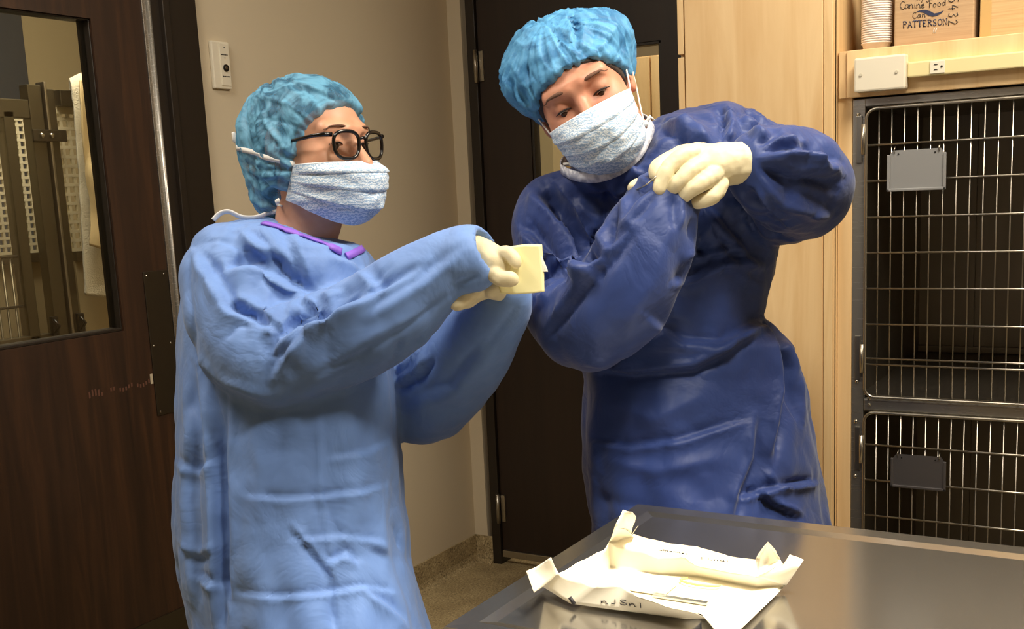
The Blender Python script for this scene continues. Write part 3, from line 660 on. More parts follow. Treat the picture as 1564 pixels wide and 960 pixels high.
# left gate
lgt = empty('kennel_gate', (GX, yp-.4, 0), 'grey kennel gate with vertical wire bars at left edge through the door glass', 'gate')
ya_ = g_(30, 350).y
b = MB(); b.box((GX-.02, ya_-.022, 0), (GX+.02, ya_+.014, zt-.08), .003); b.box((GX-.02, ya_-.9, zt-.1), (GX+.02, yp-.036, zt-.045), .003); z_ = g_(20, 522).z; b.box((GX-.02, ya_-.9, z_-.012), (GX+.02, yp-.05, z_+.012), .003); b.build('gate_frame', galv, lgt)
b = MB(); y = ya_-.045
while y > ya_-.6: b.tube([(GX, y, .1), (GX, y, zl+.0)], .0035, 6); y -= .028
b.tube([(GX+.004, ya_-.9, zl), (GX+.004, ya_, zl)], .004, 6); b.tube([(GX+.004, ya_-.9, zl-.15), (GX+.004, ya_+.01, zl-.15)], .004, 6); b.build('wire_bars', galv, lgt)
# cream lattice partition behind
LX = -3.25; zq0, zq1 = on(60, 385, 0, LX).z, on(60, 176, 0, LX).z; LY1 = on(70, 250, 0, LX).y
lp = empty('lattice_partition', (LX, yp-.4, 0), 'cream perforated plastic partition behind the left kennel gate', 'partition')
lattice(yp-1.0, LY1, zq0, zq1, LX, .024, .009).build('lattice_panel', perf_m, lp)
b = MB(); b.box((LX-.02, yp-1.0, zq0-.03), (LX+.02, LY1, zq0)); b.build('mid_rail', galv, lp)
b = MB(); b.box((LX-.02, yp-1.0, 0), (LX+.0, LY1, zq0-.03)); b.build('lower_panel', kennel_paint, lp)

def sheet(name, grid, mat, parent=None, th=.002, nu=6, nv=6, wob=0, seed=0, edge=1):
    """curved sheet through a grid of world points (rows x cols), Catmull-Rom both ways"""
    G = np.array([[tuple(p) for p in r] for r in grid], float); R1 = np.array([spline(r, nu) for r in G]); R2 = np.array([spline(R1[:, j], nv) for j in range(R1.shape[1])]).transpose(1, 0, 2)
    a, c = R2.shape[:2]; V = R2.reshape(-1, 3)
    if wob: V = V+np.stack([nz(V, 14, seed), nz(V, 14, seed+1), nz(V, 14, seed+2)], 1)*wob+np.stack([nz(V, 40, seed+4)]*3, 1)*wob*.3
    F = [(i*c+j, i*c+j+1, (i+1)*c+j+1, (i+1)*c+j) for i in range(a-1) for j in range(c-1)]
    me = bpy.data.meshes.new(name); me.from_pydata([tuple(v) for v in V], [], F); me.update()
    if th:
        bm = bmesh.new(); bm.from_mesh(me); bmesh.ops.solidify(bm, geom=bm.faces[:], thickness=th); bmesh.ops.recalc_face_normals(bm, faces=bm.faces[:]); bm.to_mesh(me); bm.free()
    return link(name, me, mat, parent, True)
TX = GX+.05
def t_(px, py, dx=0): p = on(px, py, 0, TX+dx); return p
rows = [[t_(110, 160, -.10), t_(135, 160, -.10), t_(165, 160, -.10)], [t_(109, 128, -.03), t_(130, 121, -.03), t_(160, 117, -.03)], [t_(108, 128, .015), t_(130, 120, .02), t_(160, 118, .02)], [t_(112, 170, .02), t_(132, 170, .03), t_(165, 168, .03)], [t_(119, 260, .02), t_(142, 262, .03), t_(172, 262, .02)], [t_(124, 340, .02), t_(148, 340, .03), t_(178, 342, .02)], [t_(127, 400, .02), t_(152, 402, .025), t_(180, 405, .02)], [t_(130, 449, .02), t_(152, 452, .02), t_(184, 456, .02)]]
tw = sheet('terry_towel', rows, towel_m, None, .008, 8, 8, .004, 3); tag(tw, 'white terry towel hanging over the kennel gate behind the glass', 'towel')
rows = [[t_(120, 122, .06), t_(134, 119, .05), t_(160, 120, .05)], [t_(122, 160, .075), t_(138, 158, .06), t_(165, 160, .05)], [t_(126, 215, .07), t_(142, 222, .05), t_(168, 222, .06)], [t_(131, 262, .06), t_(146, 262, .08), t_(174, 264, .06)], [t_(139, 320, .06), t_(152, 322, .07), t_(178, 322, .06)], [t_(136, 376, .06), t_(150, 380, .07), t_(156, 384, .06)]]
cl = sheet('folded_cloth', rows, sheet_m, None, .006, 8, 8, .004, 9); tag(cl, 'beige cloth draped over the white towel behind the door glass', 'cloth')

# ------------------------------------------------------------------ room behind the espresso door
st('wall_back_room', MB().box((-3.0, 5.6, 0), (1.5, 5.7, 2.7)), wall_paint)
st('wall_back_room_side', MB().box((-3.1, YB+.12, 0), (-3.0, 5.6, 2.7)), wall_paint)
bc = empty('storage_cabinet', (-1.5, 5.1, 0), 'pale maple cabinet beyond the dark door, seen through its glass', 'cabinet')
YC = 4.6; xs_ = on(994, 150, 1, YC).x; zt_ = on(985, 85, 1, YC).z; xl_ = on(860, 230, 1, YC).x
b = MB(); b.box((xl_-.03, YC+.022, 0), (xs_+.6, YC+.6, zt_)); b.build('carcass', maple_edge, bc)
b = MB(); b.box((xl_, YC, .05), (xs_-.004, YC+.02, zt_-.004), .002); b.build('door', maple, bc)
b = MB(); b.box((xs_+.004, YC, .05), (xs_+.55, YC+.02, zt_-.004), .002); b.build('door', maple, bc)

# ------------------------------------------------------------------ exam table
TZ = .86; T0, T1, TY0, TY1 = -.722, .75, 1.008, 1.565
tb = empty('exam_table', (.0, 1.28, 0), 'stainless steel exam table with raised rim in the foreground', 'table')
b = MB(); prof = [(0, -.035), (0, -.004), (.003, 0), (.032, -.0005), (.048, -.0035)]
cs = [(T0, TY0, 1, 1), (T1, TY0, -1, 1), (T1, TY1, -1, -1), (T0, TY1, 1, -1)]
R_ = [[b.bm.verts.new((x+sx*d, y+sy*d, TZ+z)) for x, y, sx, sy in cs] for d, z in prof]
for A, B in zip(R_[:-1], R_[1:]):
    for k in range(4): b.bm.faces.new((A[k], A[(k+1) % 4], B[(k+1) % 4], B[k]))
b.bm.faces.new(R_[-1]); b.bm.faces.new(R_[0][::-1]); b.build('table_top', steel_top, tb)
b = MB(); b.box((-.25, 1.18, .05), (.25, 1.40, TZ-.036), .01); b.build('pedestal', steel_dark, tb)
b = MB(); b.box((-.45, 1.08, 0), (.45, 1.50, .05), .015); b.build('base', steel_dark, tb)

# --- opened sterile paper wrap on the table
def T(zx, zy, h): return on(780+zx/3.4, 760+zy/3.4, 2, TZ+max(h, .0015))
pw = MB(); nsub = 7
def patch(a, c, d, e, up=None):
    for i in range(nsub):
        for j in range(nsub):
            def q(i, j):
                u, v = i/nsub, j/nsub; p = (a*(1-u)+c*u)*(1-v)+(e*(1-u)+d*u)*v
                n_ = noise.noise(p*28)*.0035+noise.noise(p*75)*.0012; fl = min(1, max(0, (p.z-TZ-.002)/.012)); return Vector((p.x, p.y, p.z+n_*fl))
            f = pw.bm.faces.new([pw.bm.verts.new(q(i, j)), pw.bm.verts.new(q(i+1, j)), pw.bm.verts.new(q(i+1, j+1)), pw.bm.verts.new(q(i, j+1))]); f.smooth = True
def strip(A, B):
    for i in range(len(A)-1): patch(A[i], A[i+1], B[i+1], B[i])
r0 = [T(640, 190, .012), T(830, 238, .006), T(970, 248, .012), T(1130, 300, .006), T(1270, 320, .006), T(1400, 322, .02)]
r1 = [T(510, 235, .034), T(770, 310, .028), T(900, 300, .034), T(960, 350, .024), T(1275, 412, .022), T(1415, 345, .034)]
r2 = [T(520, 360, 0), T(770, 395, 0), T(890, 400, 0), T(985, 410, 0), T(1280, 465, 0), T(1430, 455, .004)]
r3 = [T(430, 445, 0), T(600, 480, 0), T(680, 550, 0), T(820, 590, 0), T(990, 600, 0), T(1420, 462, .002)]
r4 = [T(250, 388, .032), T(445, 460, .028), T(580, 447, .032), T(655, 515, .026), T(830, 570, .022), T(1010, 617, .02)]
r5 = [T(170, 465, .006), T(310, 548, .001), T(500, 575, .001), T(700, 600, .001), T(900, 628, .001), T(1005, 625, .012)]
strip(r0, r1); strip(r1, r2); strip(r2, r3); strip(r3[:5], r4[:5]); strip(r4, r5)
q1, q2 = T(1075, 705, .004), T(1185, 690, .004)
patch(r3[4], r3[5], q2, q1); patch(r3[4], r4[5], q1, q1)
s1, s2 = T(480, 272, .034), T(500, 280, .034)
patch(r4[0], s1, r2[0], r3[0]); patch(s1, r1[0], r2[0], r2[0])
patch(T(80, 380, .05), T(210, 310, .065), r4[0], T(122, 490, .03)); patch(r4[0], r4[0], r5[0], T(122, 490, .03))
patch(r1[0], T(545, 140, .075), T(640, 200, .03), T(640, 190, .012)); patch(T(545, 140, .075), T(583, 62, .09), T(630, 72, .092), T(600, 170, .05)); patch(T(630, 72, .092), T(652, 95, .085), T(625, 185, .035), T(600, 170, .05))
patch(T(622, 192, .03), T(664, 150, .05), T(660, 156, .048), T(626, 198, .028))
patch(r0[4], T(1335, 222, .065), T(1375, 275, .045), r0[5]); patch(T(1300, 300, .02), T(1335, 222, .065), r0[5], r1[4])
patch(r1[5], T(1450, 298, .045), T(1522, 320, .045), T(1500, 350, .04)); patch(r1[5], T(1500, 350, .04), r2[5], r1[4])
bmesh.ops.remove_doubles(pw.bm, verts=pw.bm.verts[:], dist=.0012)
bmesh.ops.recalc_face_normals(pw.bm, faces=pw.bm.faces[:])
wrap = pw.build('sterile_paper_wrap', paper_m, None); tag(wrap, 'opened cream sterile paper wrap with upturned corners on the steel table', 'paper wrap')
md = wrap.modifiers.new('thickness', 'SOLIDIFY'); md.thickness = .0004
bw = bvh_of(wrap)
def projw(p):
    px, py, t = to_px(np.array(p)); return hit(bw, float(px), float(py), .0006)
def scribble(text, zx, zy, dx, dy, h, wd=.0011):
    a = on(780+zx/3.4, 760+zy/3.4, 2, TZ+.02); c = on(780+(zx+dx)/3.4, 760+(zy+dy)/3.4, 2, TZ+.02); u_ = on(780+zx/3.4, 760+(zy-20)/3.4, 2, TZ+.02)
    write(sb, text, a, c-a, u_-a, h, wd, .9, wob=.1, proj=projw)
for a_ in (('nJSnl', 468, 545, 100, 10, .016), ('alnonner', 770, 275, 100, 14, .008), ('l.Cnal', 985, 322, 100, 10, .011)):
    sb = MB(); scribble(*a_); sb.build('handwriting', ink, wrap)
b = MB(); a, c = T(306, 515, .012), T(332, 552, .004); b.tube([a, c], .0024, 6); b.build('indicator_tab', ink, wrap)
# things lying in the wrap
b = MB(); c = T(720, 470, .0); b.box((c.x-.035, c.y-.022, TZ+.003), (c.x+.03, c.y+.022, TZ+.011), .004); g1 = b.build('gauze_pad', gauze_white); g1_l = tag(g1, 'white folded gauze pad lying in the opened paper wrap', 'gauze')
b = MB(); c = T(900, 540, 0); b.box((c.x-.04, c.y-.004, TZ+.003), (c.x+.03, c.y+.004, TZ+.006), .001); o = b.build('suture_strip', M('steel instrument', (190, 190, 180), .3, .9).m); tag(o, 'thin pale strip lying across the paper wrap, right of the gauze', 'strip')
c = T(985, 455, 0); pts = [(c.x+.022*math.cos(a)*1.2, c.y+.010*math.sin(a), TZ+.006) for a in np.linspace(2.4, 6.2, 14)]
b = MB(); b.tube(pts, .0016, 8); o = b.build('suture_loop', M('yellow suture', (232, 226, 120), .5).m); tag(o, 'pale yellow curved suture loop lying in the paper wrap', 'suture')

# ------------------------------------------------------------------ people: shared builders
def nrm(v): v = np.array(v, float); return v/np.linalg.norm(v)
class Head:
    """frame of a head: x = person's right, y = forward, z = up; eyes at z 0"""
    def __init__(s, eye, F, U, sc_):
        Fw = nrm(F[0]*RT+F[1]*UP+F[2]*FW); Uw = U[0]*RT+U[1]*UP+U[2]*FW; Uw = nrm(Uw-Fw*(Uw@Fw)); Rw = np.cross(Fw, Uw)
        s.A = np.stack([Rw, Fw, Uw], 1)*sc_; s.o = toW(cf(*eye))[:]-(s.A@np.array([0, .088, 0]))
        s.s = sc_
    def W(s, p): return np.asarray(p, float)@s.A.T+s.o
    def V(s, *p): return Vector(s.W(np.array(p)))
    def L(s, P): return (np.asarray(P)-s.o)@np.linalg.inv(s.A).T

def torso(fld, rows, k=.0, p=2.3, wave=None, depth_rows=None):
    """solid through rows (py, left px, right px, t centre, half depth) seen from the room"""
    R_ = np.array(rows, float); X, Y, Z = np.meshgrid(*[a.astype(np.float32) for a in fld.ax], indexing='ij', sparse=True)
    py = CY-FOC*Y/Z; px = CX+FOC*X/Z
    def ip(c): return np.interp(py, R_[:, 0], R_[:, c])
    l, r, tc, hd = ip(1), ip(2), ip(3), ip(4); hx = np.maximum((r-l)/2, 1); a = (px-(l+r)/2)/hx; b = (Z-tc)/hd
    n = (np.abs(a)**p+np.abs(b)**p)**(1/p)
    if wave is not None: n = n/(1+wave(np.arctan2(b, a), py, a))
    d = (n-1)*np.minimum(hx*tc/FOC, hd)
    d = np.maximum(d, np.maximum((R_[0, 0]-py), (py-R_[-1, 0]))/FOC*tc)
    sl = tuple(slice(0, len(q)) for q in fld.ax); fld.put(sl, d.astype(np.float32), k)

def crumple(V, Q, amp, fr=(9, 9, 4), seed=0, where=None):
    N = normals_np(V, Q); a = nz(V, fr, seed, 3); b = nz(V, tuple(f*2.6 for f in fr), seed+5, 2)
    h = (1-np.abs(a)*3.2)*amp+(1-np.abs(b)*3)*amp*.35
    if where is not None: h = h*where
    return V+N*h[:, None]

def head_skin(H, neck, male):
    f = Field((-.13, -.15, -.21), (.13, .16, .16), .0024)
    f.ell((0, -.012, .025), (.076, .097, .079), 0); f.ell((0, .03, -.03), (.063, .062, .085), .03)
    f.ell((0, .05, -.083), (.044 if male else .038, .038, .032), .035)
    for s in (-1, 1):
        f.ell((s*.036, .058, -.038), (.026, .026, .03), .03)
        f.ell((s*.05, .02, -.07), (.014, .035, .03), .03)
        f.cone((s*.012, .091, .019), (s*.046, .074, .021), .009 if male else .006, .007, .02)
        f.ell((s*.033, .099, -.002), (.021, .016, .0135), .012, cut=True)
        f.ell((s*.033, .0725, -.002), (.0165, .0165, .0165), .006)                # lids over the eyeball
    f.cone((0, .088, .004), (0, .116, -.036), .0075, .0115, .012)
    f.cone((-.014, .10, -.04), (.014, .10, -.04), .0085, .0085, .01)
    f.cone((-.02, .092, -.066), (.02, .092, -.066), .008, .008, .014); f.cone((-.014, .09, -.078), (.014, .09, -.078), .008, .008, .012)
    for s in (-1, 1):                                                             # ears
        f.ell((s*.079, -.008, -.004), (.008, .019, .032), .008); f.ell((s*.086, -.0, -.002), (.007, .010, .018), .005, cut=True); f.ell((s*.076, .002, -.032), (.007, .009, .010), .006)
    f.chain([(0, -.015, -.04, .05), tuple(neck[0])+(.047 if male else .046,), tuple(neck[1])+(.06 if male else .052,)], .03)
    for s in (-1, 1):                                                             # lid slit, looking down
        f.ell((s*.033, .0915, -.0088 if male else -.0055), (.0122, .010, .0028 if male else .0044), .003, cut=True)
    V, Q = f.mesh(); V = smooth_np(V, Q, 1, .4)
    return H.W(V), Q
def face_bits(H, parent, male):
    for s in (-1, 1):
        b = MB(); b.sphere(H.V(s*.033, .0725, -.003), .0148*H.s, seg=20); e = b.build('eyeball', eye_white, parent)
        b = MB(); b.sphere(H.V(s*.033+.001, .0822 if male else .0832, -.0108 if male else -.006), .0060*H.s, seg=14); b.build('iris', iris_m, e)
        b = MB(); pts = [H.V(s*(.033+x), .0905-abs(x)*.35-(.004 if x > .008 else 0), (-.0048 if male else -.0008)-(x/.014)**2*.0032) for x in np.linspace(-.0135, .0145, 9)]
        b.tube(pts, [.0008]+[.0014]*7+[.0008], 6); b.build('eyelashes', lash_m, parent)
        b = MB(); pts = [H.V(s*(.033+x), (.0965 if male else .0945)-max(0, x+.004)*.45-abs(x)*.05, (.0185 if male else .0215)+.0035*math.cos(x*60)-(.003 if x > .018 else 0)) for x in np.linspace(-.02, .024, 10)]
        b.tube(pts, [.001, .0026, .0036, .0038, .0036, .0032, .0028, .0022, .0014, .0006] if male else [.001, .0018, .0022, .0024, .0022, .002, .0018, .0014, .001, .0005], 8, flat=.8); b.build('eyebrow', brow_m, parent)

def skull_solid(f, off, k=.01):
    f.ell((0, -.012, .025), (.076+off, .097+off, .079+off), k); f.ell((0, .03, -.03), (.063+off, .062+off, .085+off), .03)
    f.ell((0, -.02, -.05), (.055+off, .06+off, .06+off), .02)

def mask_mesh(H, parent, w_top, w_bot, ctr, side, mat, pleat=.0035, seed=0, nm='face_mask'):
    """ctr: rows (y, z) down the centre line; side: (x, y, z) top and bottom corner"""
    nu, nv = 56, 44; C_ = spline([(y, z) for y, z in ctr], 12); V = []
    for j in range(nv+1):
        v = j/nv; c = C_[int(round(v*(len(C_)-1)))]; sx = side[0][0]*(1-v)+side[1][0]*v; sy = side[0][1]*(1-v)+side[1][1]*v; sz = side[0][2]*(1-v)+side[1][2]*v
        for i in range(nu+1):
            th = (i/nu*2-1)*math.pi/2; cu = math.cos(th)
            pt = np.array([sx*math.sin(th), sy+(c[0]-sy)*cu**.85 if cu > 0 else sy, sz+(c[1]-sz)*cu**1.1 if cu > 0 else sz])
            pl = pleat*((v*4) % 1)*min(1, 6*(1-v), 6*v)*min(1, cu*3)
            n_ = noise.noise(Vector((pt[0]*45, pt[2]*70, seed)))*.0032+noise.noise(Vector((pt[0]*110, pt[2]*150, seed+3)))*.0013
            nn = nrm([math.sin(th), cu+.15, -.3*(v-.3)]); e = min(1, cu*5)*min(1, 8*v+.2); V.append(pt+nn*(pl+n_*e))
    V = H.W(np.array(V)); F = [(j*(nu+1)+i, j*(nu+1)+i+1, (j+1)*(nu+1)+i+1, (j+1)*(nu+1)+i) for j in range(nv) for i in range(nu)]
    me = bpy.data.meshes.new(nm); me.from_pydata([tuple(v) for v in V], [], F); bm = bmesh.new(); bm.from_mesh(me); bmesh.ops.solidify(bm, geom=bm.faces[:], thickness=-.0012); bmesh.ops.recalc_face_normals(bm, faces=bm.faces[:]); bm.to_mesh(me); bm.free()
    o = link(nm, me, mat, parent, True)
    b = MB(); g = V.reshape(nv+1, nu+1, 3); ring = [g[0, i] for i in range(nu+1)]+[g[j, nu] for j in range(1, nv+1)]+[g[nv, i] for i in range(nu-1, -1, -1)]+[g[j, 0] for j in range(nv-1, 0, -1)]
    b.tube([Vector(p) for p in ring], .0014, 6, closed=True); b.build('mask_binding', mask_edge, o)
    return o, g
def band_round(H, bv, pa, pb, n, width, mat, name, parent, off=.0016, mid=None):
    """flat tie that runs over the cap round the back of the head from pa to pb (head frame), laid on its surface"""
    pa, pb = np.array(pa, float), np.array(pb, float); A0 = math.atan2(pa[1], pa[0]); A1 = math.atan2(pb[1], pb[0])
    if A0 > 0 and pa[0] > 0: pass
    pts, ns = [], []
    for i in range(n+1):
        u = i/n; ang = A0-(A0-(A1-2*math.pi if A1 > A0 else A1))*u; z = pa[2]+(pb[2]-pa[2])*u
        if mid is not None: z = z+(mid-(pa[2]+pb[2])/2)*math.sin(u*math.pi)
        d = np.array([math.cos(ang), math.sin(ang), 0]); o_ = H.V(*(d*.25+np.array([0, 0, z]))); dr = Vector(H.A@(-d)).normalized()
        p, nn, _, _ = bv.ray_cast(o_, dr)
        if p is None or (p-o_).length > .25: p = H.V(*(d*.085+np.array([0, 0, z]))); nn = -dr
        if nn.dot(dr) > 0: nn = -nn
        pts.append(p+nn*off); ns.append(nn)
    P = np.array([tuple(p) for p in pts]); 
    for _ in range(3): P[1:-1] = (P[:-2]+P[1:-1]*2+P[2:])/4
    b = MB(); b.ribbon([Vector(p) for p in P], ns, width, .0008); return b.build(name, mat, parent)

def body_solid(torso_rows, arms, hips, feet, male):
    """the rest of the body under the clothes, world frame; arms = lists of (x,y,z,r)"""
    pts = [tuple(a) for ch in arms for a in ch]; lo = np.array([min(p[i] for p in pts+list(feet)) for i in range(3)])-.2; hi = np.array([max(p[i] for p in pts+list(feet)) for i in range(3)])+.2
    lo[2] = -.01; f = Field(lo, hi, .012)
    f.chain(torso_rows, .05)
    for ch in arms: f.chain(ch, .03)
    hc = np.array(hips)
    for ft, sd in zip(feet, (-1, 1)):
        ft = np.array(ft[:3]); hp = hc+np.array([(ft[0]-hc[0])*.8, (ft[1]-hc[1])*.8, -.02]); kn = (hp+ft)/2+np.array([0, -.0, .02])
        f.chain([tuple(hp)+(.085,), tuple(kn)+(.058,), tuple(kn*.55+ft*.45)+(.056,), (ft[0], ft[1], .09, .038)], .03)
    return f
def legs_cloth(parent, hips, feet, z_top):
    f = Field(np.min(np.array(feet)[:, :3], 0)-.2, (max(q[0] for q in feet)+.2, max(q[1] for q in feet)+.2, z_top+.02), .012); f.lo[2] = 0.0
    f = Field((min(q[0] for q in feet)-.2, min(q[1] for q in feet)-.2, .0), (max(q[0] for q in feet)+.2, max(q[1] for q in feet)+.2, z_top), .012)
    hc = np.array(hips)
    for ft in feet:
        hp = hc+np.array([(ft[0]-hc[0])*.8, (ft[1]-hc[1])*.8, -.02]); f.chain([tuple(hp)+(.105,), (ft[0]*.5+hp[0]*.5, ft[1]*.5+hp[1]*.5, .47, .08), (ft[0], ft[1], .07, .075)], .015)
    s = f.subz = None
    f.F[:, :, :4] = .1
    V, Q = f.mesh(); V = crumple(smooth_np(V, Q, 1), Q, .004, (8, 8, 5), 3); mesh_np('scrub_trousers', V, Q, scrub_m, parent)
def shoes(parent, feet, dirv):
    d = nrm(np.array([dirv[0], dirv[1], 0])); 
    for ft in feet:
        c = np.array([ft[0], ft[1], 0]); f = Field(c-np.array([.2, .2, 0])+np.array([0, 0, -.012]), c+np.array([.2, .2, .14]), .005)
        f.chain([tuple(c-d*.06+[0, 0, .045])+(.042,), tuple(c+d*.04+[0, 0, .04])+(.038,), tuple(c+d*.13+[0, 0, .032])+(.036,)], .02); f.cone(c-d*.01+[0, 0, .06], c+[0, 0, .10], .045, .045, .02)
        Z = f.ax[2][None, None, :]; f.F = np.maximum(f.F, (.0015-Z).astype(np.float32)); V, Q = f.mesh(); mesh_np('shoe', V, Q, shoe_m, parent)

def glove(name, parent, palm, fingers, cuff, h=.0016, seed=0, k=.006):
    """palm / cuff: chains (px, py, t, r); fingers: list of chains knuckle->tip; one skin of latex"""
    al = [cf(a, b, t) for ch in [palm, cuff]+fingers for a, b, t, r in ch]; rm = max(r for ch in [palm, cuff]+fingers for *_, r in ch)+.012
    f = Field(np.min(al, 0)-rm, np.max(al, 0)+rm, h)
    if cuff: f.chain(pchain(cuff, 3), .006)
    f.chain(pchain(palm, 2), .01)
    for fg in fingers:
        g = Field(np.min(al, 0)-rm, np.max(al, 0)+rm, h); g.chain(pchain(fg, 3), .004)
        d = g.F; A = f.F; kk = .0026; hh = np.maximum(kk-np.abs(A-d), 0)/kk; f.F = np.minimum(A, d)-hh*hh*kk*.25
    V, Q = f.mesh(); V = smooth_np(V, Q, 1, .4); N = normals_np(V, Q); V = V-N*0+N*((nz(V, 55, seed, 2)*.0011+(1-np.abs(nz(V, (26, 26, 70), seed+3, 1))*3)*.0006)[:, None])
    return mesh_np(name, toW(V), Q[:, ::-1], latex, parent)

# ------------------------------------------------------------------ person in the light blue gown
pw_ = empty('person', tuple(at(440, 650, 1.98)[:2])+(0,), 'person in light blue gown, sheer blue cap and glasses holding out a packet', 'person')
HW = Head((537, 217, 1.86), (math.sin(math.radians(57)), -.06, -math.cos(math.radians(57))), (-.03, .984, -.171), 1.04)
neckW = (HW.L(toW(cf(470, 345, 1.93))), HW.L(toW(cf(455, 420, 1.98))))
V1, Q1 = head_skin(HW, neckW, False)
# body under the gown
hipW = at(455, 900, 1.98); feetW = [(hipW.x-.02, hipW.y-.09, 0, 0), (hipW.x+.05, hipW.y+.11, 0, 0)]
def wch(l): return [tuple(at(a, b, t))+(r,) for a, b, t, r in l]
bs = body_solid(wch([(455, 400, 1.98, .055), (440, 450, 1.98, .10), (440, 600, 1.98, .10), (450, 760, 1.98, .11), (455, 900, 1.98, .12)]),
    [wch([(356, 430, 1.87, .036), (412, 545, 1.80, .038), (500, 520, 1.785, .034), (600, 474, 1.765, .03), (700, 404, 1.73, .022), (740, 394, 1.722, .014), (755, 402, 1.717, .014)]), wch([(555, 460, 2.07, .036), (590, 520, 2.07, .036), (640, 612, 2.03, .036), (700, 560, 1.955, .03), (745, 500, 1.86, .024), (778, 453, 1.79, .013), (764, 442, 1.777, .013)])], tuple(hipW), feetW, False)
V2, Q2 = bs.mesh()
mesh_np('body', np.concatenate([V1, V2]), np.concatenate([Q1, Q2+len(V1)]), skin_w, pw_)
bodyW = bpy.data.objects['body']; face_bits(HW, pw_, False)
legs_cloth(pw_, tuple(hipW), feetW, .72); shoes(pw_, feetW, (RT[0], RT[1]))
# gown
lo = cf(235, 320, 1.62); g = Field((cf(240, 0, 2.3)[0], cf(0, 1160, 2.25)[1], 1.62), (cf(790, 0, 1.95)[0]+.06, cf(0, 325, 2.25)[1]+.02, 2.32), .0055)
rowsW = [(336, 385, 412, 1.97, .08), (342, 340, 432, 1.97, .13), (350, 315, 455, 1.97, .155), (362, 298, 490, 1.97, .17), (376, 290, 552, 1.97, .18), (395, 286, 566, 1.97, .185), (440, 278, 582, 1.97, .19), (500, 272, 594, 1.97, .19), (560, 270, 602, 1.97, .19), (640, 268, 607, 1.97, .195), (720, 266, 611, 1.97, .20), (800, 264, 618, 1.97, .205), (850, 268, 622, 1.97, .21), (905, 280, 636, 1.97, .22), (960, 290, 650, 1.97, .23), (1140, 300, 690, 1.97, .25)]
torso(g, rowsW, 0, 2.25, lambda th, py, a: (.022*np.sin(th*7+1)+.012*np.sin(th*15+2+py*.004))*np.clip((py-520)/400, 0, 1)+.004*np.sin(th*11))
g.chain(pchain([(352, 395, 1.875, .052), (350, 430, 1.855, .062), (372, 490, 1.83, .074), (412, 545, 1.80, .068), (500, 520, 1.785, .066), (590, 480, 1.767, .063), (652, 428, 1.745, .046), (698, 400, 1.73, .034), (728, 394, 1.722, .036)], 4), .03)
g.chain(pchain([(545, 440, 2.07, .055), (590, 520, 2.07, .062), (640, 612, 2.03, .067), (700, 560, 1.955, .062), (745, 500, 1.86, .048), (781, 453, 1.78, .027)], 4), .03)
